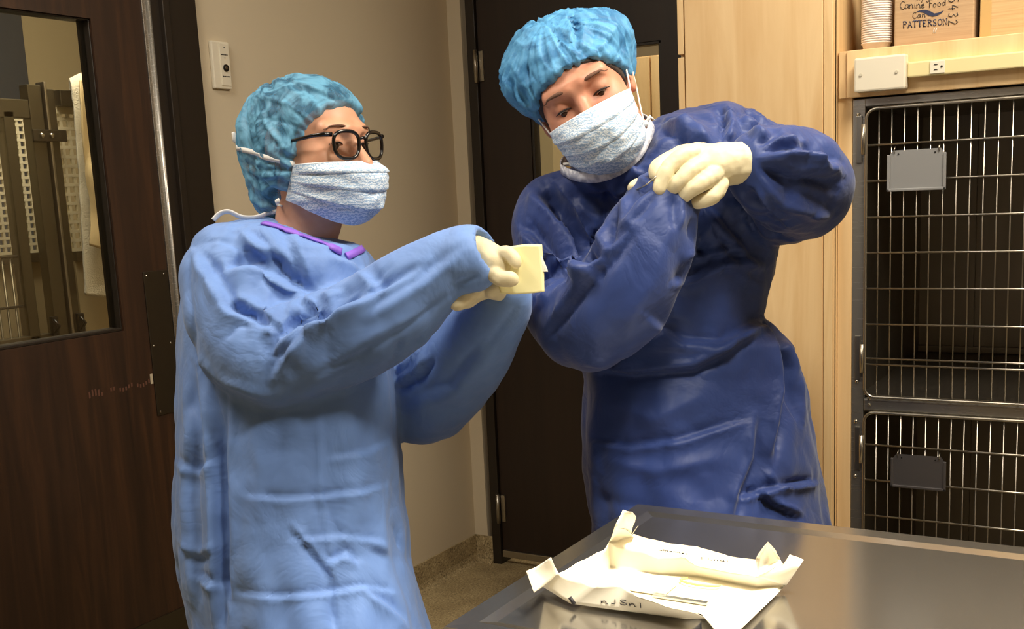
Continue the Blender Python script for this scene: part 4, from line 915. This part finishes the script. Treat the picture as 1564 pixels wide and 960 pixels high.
# open the near cuff so that the hand comes out of it
c0, c1 = cf(733, 391, 1.72), cf(765, 372, 1.70); g.cone(c0, c1, .030, .04, .006, cut=True)
V, Q = g.mesh(); V = smooth_np(V, Q, 2, .5); Vw = toW(V); Qw = Q[:, ::-1]
Vw = buckle(Vw, Qw, .05, hot=[(at(440, 510, 1.76), .09, 2.4), (at(370, 390, 1.80), .08, 1.8), (at(615, 550, 2.0), .08, 3.4), (at(720, 395, 1.70), .04, 2.5)])
SW = [  # shoulder and back seam, sleeve folds, elbow folds, forearm folds
 ([(292, 378), (288, 440), (294, 500), (300, 540)], 5, -.006, 's'), ([(293, 375), (330, 365), (372, 378), (412, 398)], 4, -.004, 's'),
 ([(372, 350), (398, 372), (422, 415)], 9, .010, 'f'), ([(300, 385), (330, 430), (352, 470), (420, 500)], 12, .012, 'f'),
 ([(345, 410), (385, 405), (440, 430), (484, 456)], 12, .013, 'f'), ([(350, 455), (385, 475), (418, 492)], 9, -.010, 'f'),
 ([(418, 510), (448, 480), (486, 456)], 11, -.020, 's'), ([(486, 452), (486, 482)], 6, -.010, 's'), ([(410, 546), (425, 520), (455, 492), (500, 488), (560, 440)], 10, .014, 'f'),
 ([(405, 545), (440, 540)], 5, -.008, 's'), ([(412, 580), (430, 545), (470, 500), (560, 455), (640, 410)], 10, .011, 'f'), ([(500, 455), (560, 428), (600, 400)], 5, -.006, 's'),
 ([(440, 600), (500, 560), (560, 535), (640, 485), (700, 440)], 6, -.005, 's'), ([(340, 520), (365, 497), (408, 500)], 4, -.006, 's'), ([(300, 545), (340, 580), (410, 606)], 8, .008, 'r'),
 ([(470, 580), (540, 530), (650, 470)], 16, .007, 'r'), ([(690, 440), (730, 420)], 6, -.006, 's'), ([(560, 480), (640, 430), (700, 385)], 12, .006, 'f'),
 ([(395, 470), (440, 505)], 12, .008, 'r'), ([(380, 380), (430, 395), (470, 440)], 12, -.008, 'f'),
 # torso
 ([(435, 345), (455, 395), (470, 430)], 10, -.007, 'f'), ([(500, 385), (540, 400), (580, 440)], 8, .005, 'f'), ([(555, 380), (570, 410), (590, 440)], 6, -.005, 's'),
 ([(310, 560), (325, 650), (330, 760), (335, 960)], 9, .012, 'f'), ([(350, 600), (345, 700), (350, 820), (345, 960)], 9, -.007, 'f'), ([(290, 560), (298, 660), (290, 760), (300, 920)], 9, .009, 'f'),
 ([(488, 620), (487, 700), (489, 760), (505, 840), (520, 960)], 5, .005, 'r'), ([(370, 755), (430, 762), (488, 758), (550, 750), (606, 735)], 5, .0035, 'f'), ([(350, 905), (420, 912), (500, 905), (560, 895), (615, 905)], 5, .004, 'f'),
 ([(440, 800), (478, 842), (512, 885)], 5, -.005, 'f'), ([(500, 860), (530, 845), (545, 862)], 6, .006, 'f'), ([(512, 885), (506, 920), (512, 960)], 5, -.007, 's'), ([(560, 830), (600, 850), (618, 880)], 8, -.004, 'f'), ([(600, 800), (612, 840)], 5, -.008, 's'),
 ([(440, 825), (520, 818), (600, 828)], 5, .003, 'f'), ([(500, 700), (560, 690), (600, 670)], 6, .003, 'f'), ([(560, 900), (600, 930), (630, 960)], 8, .007, 'f'), ([(380, 640), (400, 720), (395, 800)], 18, .005, 'r'), ([(300, 880), (340, 895), (350, 930)], 7, .007, 'f'),
 ([(420, 640), (430, 700)], 14, -.004, 'r'), ([(530, 600), (545, 700), (550, 800)], 22, .005, 'r'), ([(270, 700), (300, 720), (330, 700)], 7, .004, 'f'), ([(275, 830), (300, 850), (330, 840)], 7, -.005, 'f'),
 # far sleeve
 ([(602, 560), (630, 545), (650, 515)], 6, .010, 'f'), ([(605, 590), (640, 570), (660, 545)], 6, -.010, 'f'), ([(612, 520), (606, 560)], 5, -.010, 's'), ([(620, 620), (690, 590), (750, 520)], 14, .006, 'f'), ([(635, 520), (625, 550)], 4, .006, 's'), ([(725, 560), (765, 500), (795, 460)], 6, -.005, 's')]
Vw = sculpt(Vw, Qw, SW, .05, 1.15); Vw = smooth_np(Vw, Qw, 1, .25)
gown = mesh_np('surgical_gown', Vw, Qw, gown_light, pw_)
bg = bvh_of(gown)
def on_cloth(bv, pts, r, name, mat, parent, w_=.012, off=.0012, n=6, seg=False):
    P, N_ = [], []
    for q in spline(pts, n):
        p, nn = hit(bv, q[0], q[1], off)
        if p is None: continue
        if P and (p-P[-1]).length > .06: continue
        P.append(p); N_.append(nn)
    A = np.array([tuple(p) for p in P])
    for _ in range(4): A[1:-1] = (A[:-2]+A[1:-1]*2+A[2:])/4
    P = [Vector(a) for a in A]; b = MB()
    if w_: b.ribbon(P, N_, w_, r)
    else: b.tube(P, r, 8)
    return b.build(name, mat, parent)
on_cloth(bg, [(402, 342), (425, 348), (450, 357), (478, 367), (500, 375), (520, 385)], .003, 'neck_binding', purple_trim, gown, .0125)
on_cloth(bg, [(528, 392), (540, 387), (553, 380)], .003, 'neck_binding', purple_trim, gown, .0125)
# cap
def cap_build(H, parent, name, plane, blobs, mat, hgt, seedv, off=.010, nrad=26, strokes=None):
    f = Field((-.17, -.19, -.19), (.17, .16, .21), .0032); skull_solid(f, off)
    for c, r, k in blobs: f.ell(c, r, k)
    X, Y, Z = np.meshgrid(*[a.astype(np.float32) for a in f.ax], indexing='ij', sparse=True)
    f.F = np.maximum(f.F, plane(X, Y, Z).astype(np.float32)); V, Q = f.mesh(); V = smooth_np(V, Q, 2, .5)
    N = normals_np(V, Q); ax_ = nrm(hgt); ref = nrm(np.cross(ax_, [1, 0, 0])); r2 = np.cross(ax_, ref); rel = V-np.array([0, -.01, .01]); ang = np.arctan2(rel@r2, rel@ref); hh = rel@ax_
    P = np.stack([np.cos(ang)*nrad/6.28, np.sin(ang)*nrad/6.28, hh*9], 1); a = nz(P, 1.0, seedv, 2); b_ = nz(V, 30, seedv+2, 2)
    V = V+N*(((1-np.abs(a)*3.4)*.0034+(1-np.abs(b_)*3)*.0016))[:, None]
    Vw = H.W(V)
    if strokes: Vw = smooth_np(sculpt(Vw, Q, strokes, .06, 1.0), Q, 1, .2)
    return mesh_np(name, Vw, Q, mat, parent)
def hair_build(H, parent, plane, blobs, mat, off=.004):
    f = Field((-.14, -.16, -.18), (.14, .14, .16), .004); skull_solid(f, off)
    for c, r, k in blobs: f.ell(c, r, k)
    X, Y, Z = np.meshgrid(*[a.astype(np.float32) for a in f.ax], indexing='ij', sparse=True)
    f.F = np.maximum(f.F, plane(X, Y, Z).astype(np.float32)); V, Q = f.mesh(); V = smooth_np(V, Q, 1)
    return mesh_np('hair', H.W(V), Q, mat, parent)
hair_build(HW, pw_, lambda X, Y, Z: np.maximum((Y-np.interp(Z, [-.12, -.10, -.06, .0, .03, .07, .085], [-.09, -.02, .01, .024, .040, .072, .10]))*.7, -.15-Z)+0*X, [((0, -.075, -.05), (.045, .04, .05), .02)], hair_w)
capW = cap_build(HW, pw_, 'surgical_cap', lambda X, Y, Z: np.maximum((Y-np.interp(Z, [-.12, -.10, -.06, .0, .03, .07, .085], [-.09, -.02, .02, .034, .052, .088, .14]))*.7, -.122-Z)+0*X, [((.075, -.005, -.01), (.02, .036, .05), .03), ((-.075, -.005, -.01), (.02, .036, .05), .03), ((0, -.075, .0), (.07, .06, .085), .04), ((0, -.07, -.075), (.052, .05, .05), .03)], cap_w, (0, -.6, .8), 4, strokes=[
     ([(395, 145), (440, 160), (485, 190)], 4, .006, 's'), ([(385, 180), (430, 185), (480, 205)], 4, -.005, 's'), ([(400, 170), (415, 215), (430, 235)], 4, .005, 's'), ([(440, 130), (480, 140), (525, 158)], 4, -.004, 's'), ([(450, 125), (500, 135), (535, 155)], 3.5, .004, 's'),
     ([(465, 205), (440, 225), (415, 230)], 4, .006, 's'), ([(370, 250), (400, 265), (440, 262)], 5, .005, 'f'), ([(375, 300), (400, 320), (420, 318)], 5, -.005, 'f'), ([(372, 260), (380, 300), (395, 325)], 5, .005, 's'), ([(430, 245), (405, 250), (380, 235)], 4, -.005, 's'), ([(445, 290), (420, 280), (400, 290)], 4, .005, 's')])
bcw = bvh_of(capW)
# mask
mkW, gW = mask_mesh(HW, pw_, 0, 0, [(.116, -.032), (.139, -.050), (.134, -.080), (.122, -.110), (.088, -.132)], [(.079, .034, -.034), (.073, .006, -.088)], mask_m, .004, 2)
band_round(HW, bcw, (.081, .034, -.034), (-.081, .034, -.034), 44, .0085, white_tie, 'mask_tie', mkW, .0022, mid=.004)
band_round(HW, bcw, (.075, .004, -.088), (-.075, .004, -.088), 40, .0075, white_tie, 'mask_tie', mkW, .0022, mid=-.112)
b = MB(); k0 = HW.V(.035, -.128, .006)
for a_, c_ in (((.004, -.008, .010), (.0, -.004, -.014)),): b.tube([k0, k0+Vector(HW.A@np.array(a_)), k0+Vector(HW.A@np.array([.01, -.006, .022]))], [.004, .006, .003], 8); b.tube([k0, k0+Vector(HW.A@np.array(c_))], [.005, .003], 8)
b.build('tie_knot', white_tie, mkW)
# gown ties at the nape
P = [at(405, 327, 1.90), at(388, 332, 1.885), at(368, 331, 1.875), at(350, 323, 1.87), at(336, 326, 1.87), at(326, 336, 1.87)]
b = MB(); b.tube([Vector(q) for q in spline([tuple(p) for p in P], 5)], .0052, 8, flat=.5); b.build('nape_tie', white_tie, gown)
# glasses
gl = bpy.data.objects.new('glasses', None); COL.objects.link(gl); gl.parent = pw_; gl.empty_display_size = .02
tag(gl, 'black round-cornered glasses')
def rim(cx_, z0=-.006, w=.025, h=.0215, n=32):
    P = []
    for i in range(n):
        a = 2*math.pi*i/n; e = 2.6; x = math.copysign(abs(math.cos(a))**(2/e), math.cos(a))*w; z = math.copysign(abs(math.sin(a))**(2/e), math.sin(a))*h*(1 if math.sin(a) > 0 else 1-.0); x *= 1+.1*math.sin(a)
        y = .111-abs(cx_+x)*abs(cx_+x)*2.6; P.append((cx_+x, y, z0+z))
    return P
for s in (-1, 1):
    r_ = rim(s*.0335); b = MB(); b.tube([HW.V(*p) for p in r_], .0031, 8, closed=True); b.build('rim', frame_m, gl)
    b = MB(); b.poly([HW.V(p[0]*.999, p[1], p[2]) for p in r_]); b.build('lens', lens_glass, gl)
    b = MB(); T_ = [(s*.060, .101, .010), (s*.071, .094, .010), (s*.078, .078, .009), (s*.081, .04, .004), (s*.083, 0.0, .002)]; b.tube([HW.V(*p) for p in T_], [.0042, .0042, .0036, .0030, .0024], 8, flat=.75); b.build('temple_arm', frame_m, gl)
b = MB(); b.tube([HW.V(-.010, .110, .003), HW.V(0, .113, .006), HW.V(.010, .110, .003)], .0026, 8); b.build('bridge', frame_m, gl)
# gloves: the near hand pinches the packet, the far hand lies behind it
glove('glove', pw_, [(737, 393, 1.722, .021), (752, 400, 1.715, .023), (760, 408, 1.712, .020)],
      [[(758, 392, 1.708, .012), (772, 386, 1.698, .0105), (783, 393, 1.690, .0095), (788, 402, 1.688, .0085)],
       [(752, 415, 1.702, .013), (764, 424, 1.692, .0115), (776, 426, 1.686, .0105), (782, 426, 1.684, .0095)],
       [(764, 402, 1.716, .0115), (780, 400, 1.722, .010), (790, 408, 1.726, .009), (786, 418, 1.726, .008)],
       [(760, 412, 1.722, .011), (774, 418, 1.730, .0095), (782, 428, 1.732, .0085)],
       [(754, 420, 1.724, .010), (764, 432, 1.732, .009), (770, 440, 1.732, .008)]],
      [(726, 387, 1.728, .026), (734, 391, 1.724, .025), (742, 395, 1.72, .023)], seed=1)
glove('glove', pw_, [(777, 452, 1.79, .017), (762, 440, 1.775, .020), (750, 434, 1.765, .018)],
      [[(742, 436, 1.748, .0125), (724, 447, 1.735, .012), (708, 458, 1.73, .0115), (697, 464, 1.73, .0110)],
       [(748, 442, 1.757, .012), (728, 450, 1.757, .011), (716, 458, 1.757, .010), (708, 462, 1.757, .0095)],
       [(756, 446, 1.757, .0115), (750, 444, 1.736, .010), (758, 436, 1.726, .009)],
       [(764, 448, 1.757, .011), (762, 446, 1.738, .0095), (768, 438, 1.729, .0085)],
       [(762, 428, 1.765, .0125), (772, 420, 1.745, .0105), (782, 418, 1.735, .009)]],
      [(780, 455, 1.79, .019), (776, 451, 1.785, .019)], seed=5)
# the packet
def pk(px, py, t): return at(px, py, t)
rows = [[pk(756, 380, 1.702), pk(778, 377, 1.700), pk(802, 374, 1.696), pk(825, 374, 1.694)], [pk(757, 405, 1.704), pk(780, 402, 1.703), pk(803, 400, 1.699), pk(827, 400, 1.695)], [pk(760, 430, 1.706), pk(780, 428, 1.705), pk(804, 426, 1.700), pk(829, 424, 1.696)], [pk(764, 447, 1.706), pk(782, 449, 1.706), pk(805, 448, 1.701), pk(829, 445, 1.697)]]
pkt = empty('suture_packet', tuple(at(795, 412, 1.70)), 'pale yellow paper packet held out in the gloved hands of the person in light blue', 'packet')
sheet('front_leaf', rows, gauze_m, pkt, .0006, 5, 5, .0012, 4)
rows = [[p+Vector(FW)*(.005+.004*(j == 3))+Vector(UP)*.0005*j for j, p in enumerate(r)] for r in rows]
rows = [[p+Vector(RT)*(.003 if j == 3 else 0) for j, p in enumerate(r)] for r in rows]; sheet('back_leaf', rows, gauze_m, pkt, .0006, 5, 5, .0016, 8)
rows = [[pk(822, 388, 1.703), pk(828, 392, 1.703)], [pk(823, 404, 1.703), pk(835, 408, 1.702)], [pk(824, 416, 1.703), pk(837, 415, 1.702)]]; sheet('loose_flap', rows, gauze_white, pkt, .0006, 4, 4, .001, 2)

# ------------------------------------------------------------------ person in the navy gown
pm = empty('person', tuple(at(1065, 650, 2.07)[:2])+(0,), 'person in navy gown and blue bouffant cap leaning over with raised gloved hand', 'person')
Fm = np.array([0, 0, -1.])+math.tan(math.radians(14))*np.array([-.88, -.47, 0])+math.tan(math.radians(16))*np.array([.45, -.89, 0])
HM = Head((886, 149, 1.80), Fm, (-.45, .89, 0), 1.04)
neckM = (HM.L(toW(cf(950, 222, 1.94))), HM.L(toW(cf(985, 290, 2.0))))
V1, Q1 = head_skin(HM, neckM, True)
hipM = at(1070, 830, 2.07); feetM = [(hipM.x-.13, hipM.y+.02, 0, 0), (hipM.x+.14, hipM.y+.06, 0, 0)]
bs = body_solid(wch([(985, 290, 2.0, .05), (1010, 350, 2.03, .10), (1020, 480, 2.05, .10), (1050, 640, 2.07, .11), (1070, 830, 2.07, .12)]),
    [wch([(1120, 245, 2.03, .045), (1165, 272, 2.0, .045), (1215, 284, 1.91, .04), (1185, 265, 1.82, .03), (1150, 252, 1.785, .019), (1100, 250, 1.76, .016)]), wch([(850, 330, 1.99, .036), (854, 430, 1.93, .036), (887, 492, 1.85, .038), (936, 468, 1.79, .036), (972, 405, 1.765, .03), (1005, 330, 1.765, .020), (1012, 300, 1.785, .013)])], tuple(hipM), feetM, True)
V2, Q2 = bs.mesh(); mesh_np('body', np.concatenate([V1, V2]), np.concatenate([Q1, Q2+len(V1)]), skin_m, pm)
face_bits(HM, pm, True); legs_cloth(pm, tuple(hipM), feetM, .74); shoes(pm, feetM, (-FW[0], -FW[1]))
g = Field((cf(770, 0, 2.2)[0]-.02, cf(0, 1150, 2.25)[1], 1.63), (cf(1345, 0, 2.2)[0]+.02, cf(0, 140, 2.25)[1]+.03, 2.32), .0055)
rowsM = [(160, 1085, 1115, 2.04, .04), (168, 1050, 1150, 2.03, .07), (180, 1012, 1168, 2.02, .10), (192, 992, 1178, 2.0, .125), (208, 982, 1184, 1.99, .14), (228, 966, 1186, 1.985, .15), (246, 934, 1190, 1.985, .155), (258, 872, 1192, 1.99, .155), (275, 838, 1194, 2.0, .155), (300, 818, 1196, 2.02, .145), (340, 815, 1196, 2.03, .145), (400, 830, 1186, 2.04, .145), (450, 850, 1174, 2.05, .145), (483, 868, 1168, 2.05, .145), (500, 876, 1186, 2.06, .15), (530, 888, 1212, 2.06, .155), (580, 894, 1226, 2.07, .16), (650, 890, 1238, 2.07, .165), (720, 892, 1250, 2.07, .17), (800, 906, 1266, 2.07, .18), (900, 912, 1290, 2.07, .19), (1130, 905, 1335, 2.07, .21)]
torso(g, rowsM, 0, 2.3, lambda th, py, a: (.014*np.sin(th*7+.5)+.010*np.sin(th*13+2+py*.006))*np.clip((py-480)/300, 0, 1)+.004*np.sin(th*9+py*.01))
g.chain(pchain([(845, 318, 1.99, .052), (846, 360, 1.97, .056), (854, 430, 1.93, .060), (887, 492, 1.85, .064), (936, 468, 1.79, .066), (973, 405, 1.765, .063), (998, 348, 1.765, .052), (1012, 315, 1.768, .039), (1021, 300, 1.77, .029)], 4), .03)
g.chain(pchain([(1110, 232, 2.03, .066), (1150, 262, 2.01, .078), (1185, 290, 1.97, .08), (1222, 284, 1.90, .073), (1205, 270, 1.84, .068), (1175, 260, 1.80, .050), (1160, 255, 1.79, .040)], 4), .03)
V, Q = g.mesh(); V = smooth_np(V, Q, 2, .5); Vw = toW(V); Qw = Q[:, ::-1]; Vw = buckle(Vw, Qw, .05, hot=[(at(850, 400, 1.86), .10, 1.8), (at(1190, 290, 1.90), .11, 1.3), (at(1100, 360, 1.92), .09, 1.5), (at(1100, 200, 1.95), .07, 1.6)])
SM = [([(1163, 228), (1190, 212), (1240, 212)], 5, .009, 's'), ([(1166, 240), (1215, 238), (1270, 262)], 5, .009, 's'), ([(1168, 255), (1220, 262), (1282, 292)], 5, -.008, 's'), ([(1166, 270), (1200, 290), (1262, 318)], 5, .008, 's'), ([(1160, 288), (1185, 320), (1235, 345)], 5, .008, 's'), ([(1150, 296), (1170, 335), (1200, 368)], 5, -.007, 's'), ([(1125, 165), (1130, 195), (1150, 214)], 4, -.007, 's'), ([(1080, 170), (1095, 190), (1100, 212)], 4, .007, 's'), ([(1195, 200), (1175, 212), (1158, 216)], 3.5, -.006, 's'),
 ([(820, 300), (855, 345), (885, 400)], 4, .007, 's'), ([(806, 330), (840, 375), (880, 415)], 4, -.007, 's'), ([(800, 385), (840, 395), (900, 408)], 4, .007, 's'), ([(815, 445), (850, 425), (900, 415)], 4, .008, 's'), ([(1060, 395), (1110, 405), (1165, 440)], 4, .006, 's'), ([(1075, 330), (1110, 380), (1150, 420)], 4, -.006, 's'), ([(1010, 190), (1045, 205), (1075, 225)], 9, -.010, 'f'), ([(1040, 185), (1065, 200), (1085, 222)], 7, .010, 's'), ([(1105, 165), (1112, 190), (1105, 215)], 7, -.012, 'f'), ([(1130, 170), (1160, 190), (1185, 205)], 12, .010, 'f'), ([(1180, 200), (1170, 215), (1155, 222)], 6, -.008, 's'),
 ([(1165, 235), (1220, 232), (1280, 250)], 10, .012, 'f'), ([(1165, 250), (1210, 268), (1285, 270)], 9, -.010, 'f'), ([(1165, 265), (1200, 300), (1270, 325)], 11, .012, 'f'), ([(1150, 290), (1185, 330), (1215, 362)], 9, -.010, 'f'), ([(1130, 295), (1155, 340), (1185, 380)], 9, .010, 'f'), ([(1205, 205), (1235, 225), (1255, 260)], 9, .008, 'f'), ([(1165, 275), (1180, 310), (1230, 345)], 6, -.007, 's'),
 ([(815, 290), (850, 330), (880, 380), (910, 420)], 12, .014, 'f'), ([(840, 280), (880, 330), (905, 400)], 11, -.012, 'f'), ([(800, 350), (830, 380), (865, 420)], 9, .012, 'f'), ([(798, 400), (830, 400), (880, 405), (925, 395)], 9, .013, 'f'), ([(805, 430), (840, 418), (880, 425)], 8, -.011, 'f'), ([(810, 455), (835, 455), (860, 430), (905, 415)], 8, .013, 's'), ([(835, 510), (870, 465), (910, 415), (960, 360)], 8, -.008, 'f'), ([(890, 300), (920, 330), (930, 380)], 10, .010, 'f'), ([(925, 285), (945, 310), (938, 350)], 10, -.008, 'f'),
 ([(945, 350), (975, 305), (1000, 285)], 8, .006, 'f'), ([(960, 500), (1000, 420), (1030, 330)], 16, .005, 'r'), ([(965, 340), (985, 320), (1000, 300)], 5, -.006, 's'), ([(1035, 300), (1035, 350)], 7, -.005, 'f'),
 ([(1030, 432), (1060, 420), (1110, 395), (1170, 400)], 9, .010, 'f'), ([(1068, 330), (1070, 360), (1100, 400)], 12, -.010, 'f'), ([(1075, 310), (1110, 350), (1160, 400)], 13, .012, 'f'), ([(1060, 383), (1080, 385), (1130, 375)], 8, .007, 'f'), ([(1045, 404), (1055, 398), (1075, 370)], 8, -.008, 'f'),
 ([(990, 480), (1040, 520), (1100, 525), (1168, 490)], 12, .008, 'f'), ([(895, 560), (960, 570), (1060, 562), (1168, 505)], 8, -.010, 'f'), ([(1170, 490), (1190, 520), (1195, 600), (1180, 700)], 9, .012, 'f'), ([(1185, 500), (1210, 560), (1225, 640)], 8, -.010, 'f'), ([(1168, 487), (1178, 500)], 6, -.014, 's'),
 ([(893, 670), (960, 682), (1040, 672), (1140, 640)], 6, .006, 'f'), ([(900, 610), (1000, 640), (1080, 600)], 16, .006, 'r'), ([(1155, 640), (1150, 700), (1130, 750), (1120, 790)], 9, .008, 'f'), ([(1130, 760), (1180, 745), (1250, 735)], 6, .010, 'f'), ([(1150, 745), (1180, 770), (1225, 790)], 6, -.009, 'f'), ([(1170, 720), (1200, 750)], 5, .008, 's'), ([(920, 700), (1000, 720), (1100, 700)], 14, .006, 'r'), ([(905, 760), (1000, 780)], 12, -.004, 'r'), ([(960, 240), (975, 260), (1000, 280)], 7, .005, 'f'), ([(900, 272), (930, 290)], 7, .006, 'f'), ([(1060, 190), (1000, 235)], 9, .006, 'f')]
Vw = sculpt(Vw, Qw, SM, .05, 1.35); Vw = smooth_np(Vw, Qw, 1, .25)
gownM = mesh_np('surgical_gown', Vw, Qw, gown_navy, pm); bm_ = bvh_of(gownM)
P, N_ = [], []
for q in spline([(858, 258, 1.93), (872, 266, 1.875), (890, 270, 1.85), (916, 270, 1.835), (946, 259, 1.84), (972, 238, 1.845), (986, 214, 1.865), (993, 197, 1.90), (992, 184, 1.97), (975, 180, 2.06), (940, 195, 2.08), (890, 225, 2.05), (862, 246, 1.99), (858, 258, 1.93)], 6):
    t_h = q[2]; p, nn = hit(bm_, q[0], q[1], 0)
    if p is not None and q[2] < 1.96: t_h = min(t_h, to_px(np.array(p))[2]-.003)
    P.append(at(q[0], q[1], t_h))
c_ = sum(P, Vector((0, 0, 0)))/len(P); b = MB(); A = np.array([tuple(p) for p in P])
for _ in range(3): A[1:-1] = (A[:-2]+A[1:-1]*2+A[2:])/4
P = [Vector(a) for a in A]; b.ribbon(P, [((p-c_).normalized()+Vector(-FW)*.6).normalized() for p in P], .017, .003); b.build('neck_band', neck_m, gownM)
hair_build(HM, pm, lambda X, Y, Z: np.maximum((.060-(.095-Y)*1.15-Z+np.abs(X)*.0)*.66, -.10-Z), [], hair_m, .0035)
def blobM(px, py, t, r, k=.03): return (tuple(HM.L(toW(cf(px, py, t)))), r, k)
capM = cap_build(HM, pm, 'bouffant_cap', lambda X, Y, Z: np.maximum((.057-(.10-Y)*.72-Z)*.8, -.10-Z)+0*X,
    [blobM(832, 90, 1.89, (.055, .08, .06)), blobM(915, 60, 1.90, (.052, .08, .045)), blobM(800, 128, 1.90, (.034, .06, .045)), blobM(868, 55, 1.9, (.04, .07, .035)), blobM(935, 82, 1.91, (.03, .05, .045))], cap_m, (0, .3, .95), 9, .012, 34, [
     ([(876, 18), (880, 40), (882, 62)], 7, -.010, 'r'), ([(868, 30), (872, 60), (880, 88)], 3.5, .006, 's'), ([(893, 30), (888, 60), (886, 85)], 3.5, .006, 's'), ([(850, 40), (858, 70), (878, 95)], 4, -.005, 's'), ([(815, 60), (830, 95), (850, 120)], 4, .005, 's'), ([(800, 70), (808, 110), (835, 150)], 4, -.005, 's'),
     ([(780, 95), (800, 130), (826, 165)], 4, .005, 's'), ([(910, 40), (905, 65), (893, 85)], 4, -.004, 's'), ([(945, 35), (925, 65), (905, 85)], 4, .005, 's'), ([(955, 60), (945, 85), (935, 95)], 4, -.004, 's'), ([(770, 120), (795, 150), (820, 172)], 5, .005, 'f')])
mkM, gM = mask_mesh(HM, pm, 0, 0, [(.120, -.020), (.139, -.048), (.134, -.078), (.122, -.106), (.088, -.130)], [(.072, .045, -.030), (.064, .018, -.096)], mask_m, .004, 6)
for s in (-1, 1):
    b = MB(); P = [HM.V(s*.073, .044, -.030), HM.V(s*.080, .02, -.005), HM.V(s*.084, .004, .012), HM.V(s*.090, -.012, .022), HM.V(s*.09, -.022, .005), HM.V(s*.083, -.018, -.03), HM.V(s*.072, .0, -.07), HM.V(s*.066, .018, -.094)]
    b.tube([Vector(q) for q in spline([tuple(p) for p in P], 5)], .0016, 8); b.build('ear_loop', white_tie, mkM)
    b = MB(); q = HM.V(s*.068, .014, -.094); b.sphere(q, .006, seg=10); b.tube([q, q+Vector(HM.A@np.array([s*.012, -.002, .006])), q+Vector(HM.A@np.array([s*.016, -.006, -.004]))], [.004, .003, .001], 8); b.build('tie_knot', white_tie, mkM)
# gloves
t0 = 1.735
glove('glove', pm, [(1128, 250, 1.768, .026), (1108, 250, 1.760, .031), (1088, 254, 1.752, .031), (1070, 250, 1.748, .026)],
      [[(1062, 234, 1.738, .0155), (1040, 240, 1.722, .0128), (1021, 257, 1.714, .0112), (1010, 276, 1.712, .0102), (1006, 289, 1.712, .0092)],
       [(1076, 250, 1.732, .0155), (1052, 262, 1.713, .0118), (1036, 278, 1.711, .0104), (1026, 289, 1.717, .0096)],
       [(1090, 266, 1.730, .0160), (1070, 280, 1.713, .0122), (1054, 291, 1.713, .0104), (1044, 299, 1.719, .0094)],
       [(1098, 282, 1.738, .0155), (1090, 298, 1.726, .0112), (1074, 306, 1.726, .0098), (1062, 308, 1.731, .009)],
       [(1085, 236, 1.768, .018), (1050, 234, 1.758, .0140), (1021, 244, 1.744, .0120), (1004, 255, 1.732, .0105), (1001, 266, 1.726, .0095)]],
      [(1163, 252, 1.800, .0400), (1160, 252, 1.797, .0405), (1155, 252, 1.792, .0375), (1148, 251, 1.784, .0335), (1142, 251, 1.779, .0345), (1136, 250, 1.774, .0315), (1128, 250, 1.768, .030)], seed=9)
gm_ = bpy.data.objects['glove.002']; c_, ax = np.array(cf(1162, 252, 1.7985)), nrm(cf(1163, 252, 1.800)-cf(1146, 251, 1.782)); u1 = nrm(np.cross(ax, [0, 1, 0])); u2 = np.cross(ax, u1)
b = MB(); b.tube([Vector(toW(c_+(u1*math.cos(a)+u2*math.sin(a))*(.0395+.0012*math.sin(a*5)))) for a in np.linspace(0, 2*math.pi, 41)[:-1]], .0024, 8, closed=True); b.build('rolled_cuff', latex, gm_)
glove('glove', pm, [(1014, 315, 1.785, .02), (1010, 298, 1.80, .024), (1004, 288, 1.812, .022)],
      [[(1000, 288, 1.790, .011), (986, 281, 1.765, .0105), (975, 283, 1.755, .0100), (967, 287, 1.752, .0096)],
       [(1000, 278, 1.822, .011), (1000, 268, 1.82, .0095), (1008, 266, 1.81, .009)],
       [(1010, 280, 1.826, .011), (1012, 272, 1.826, .0095), (1018, 272, 1.815, .009)],
       [(1018, 284, 1.826, .010), (1022, 276, 1.826, .009), (1026, 278, 1.815, .008)],
       [(1018, 298, 1.80, .011), (1028, 288, 1.795, .0095), (1030, 280, 1.79, .009)]], [(1018, 322, 1.78, .024), (1014, 312, 1.785, .023)], seed=12)
b = MB(); b.tube([Vector(q) for q in spline([tuple(at(1006, 266, 1.708)), tuple(at(997, 274, 1.706)), tuple(at(987, 282, 1.710)), tuple(at(978, 287, 1.722)), tuple(at(970, 290, 1.738))], 6)], .0012, 8)
nd = b.build('suture_needle', steel_rod); tag(nd, 'thin curved steel needle pinched in the raised glove of the person in navy', 'needle')
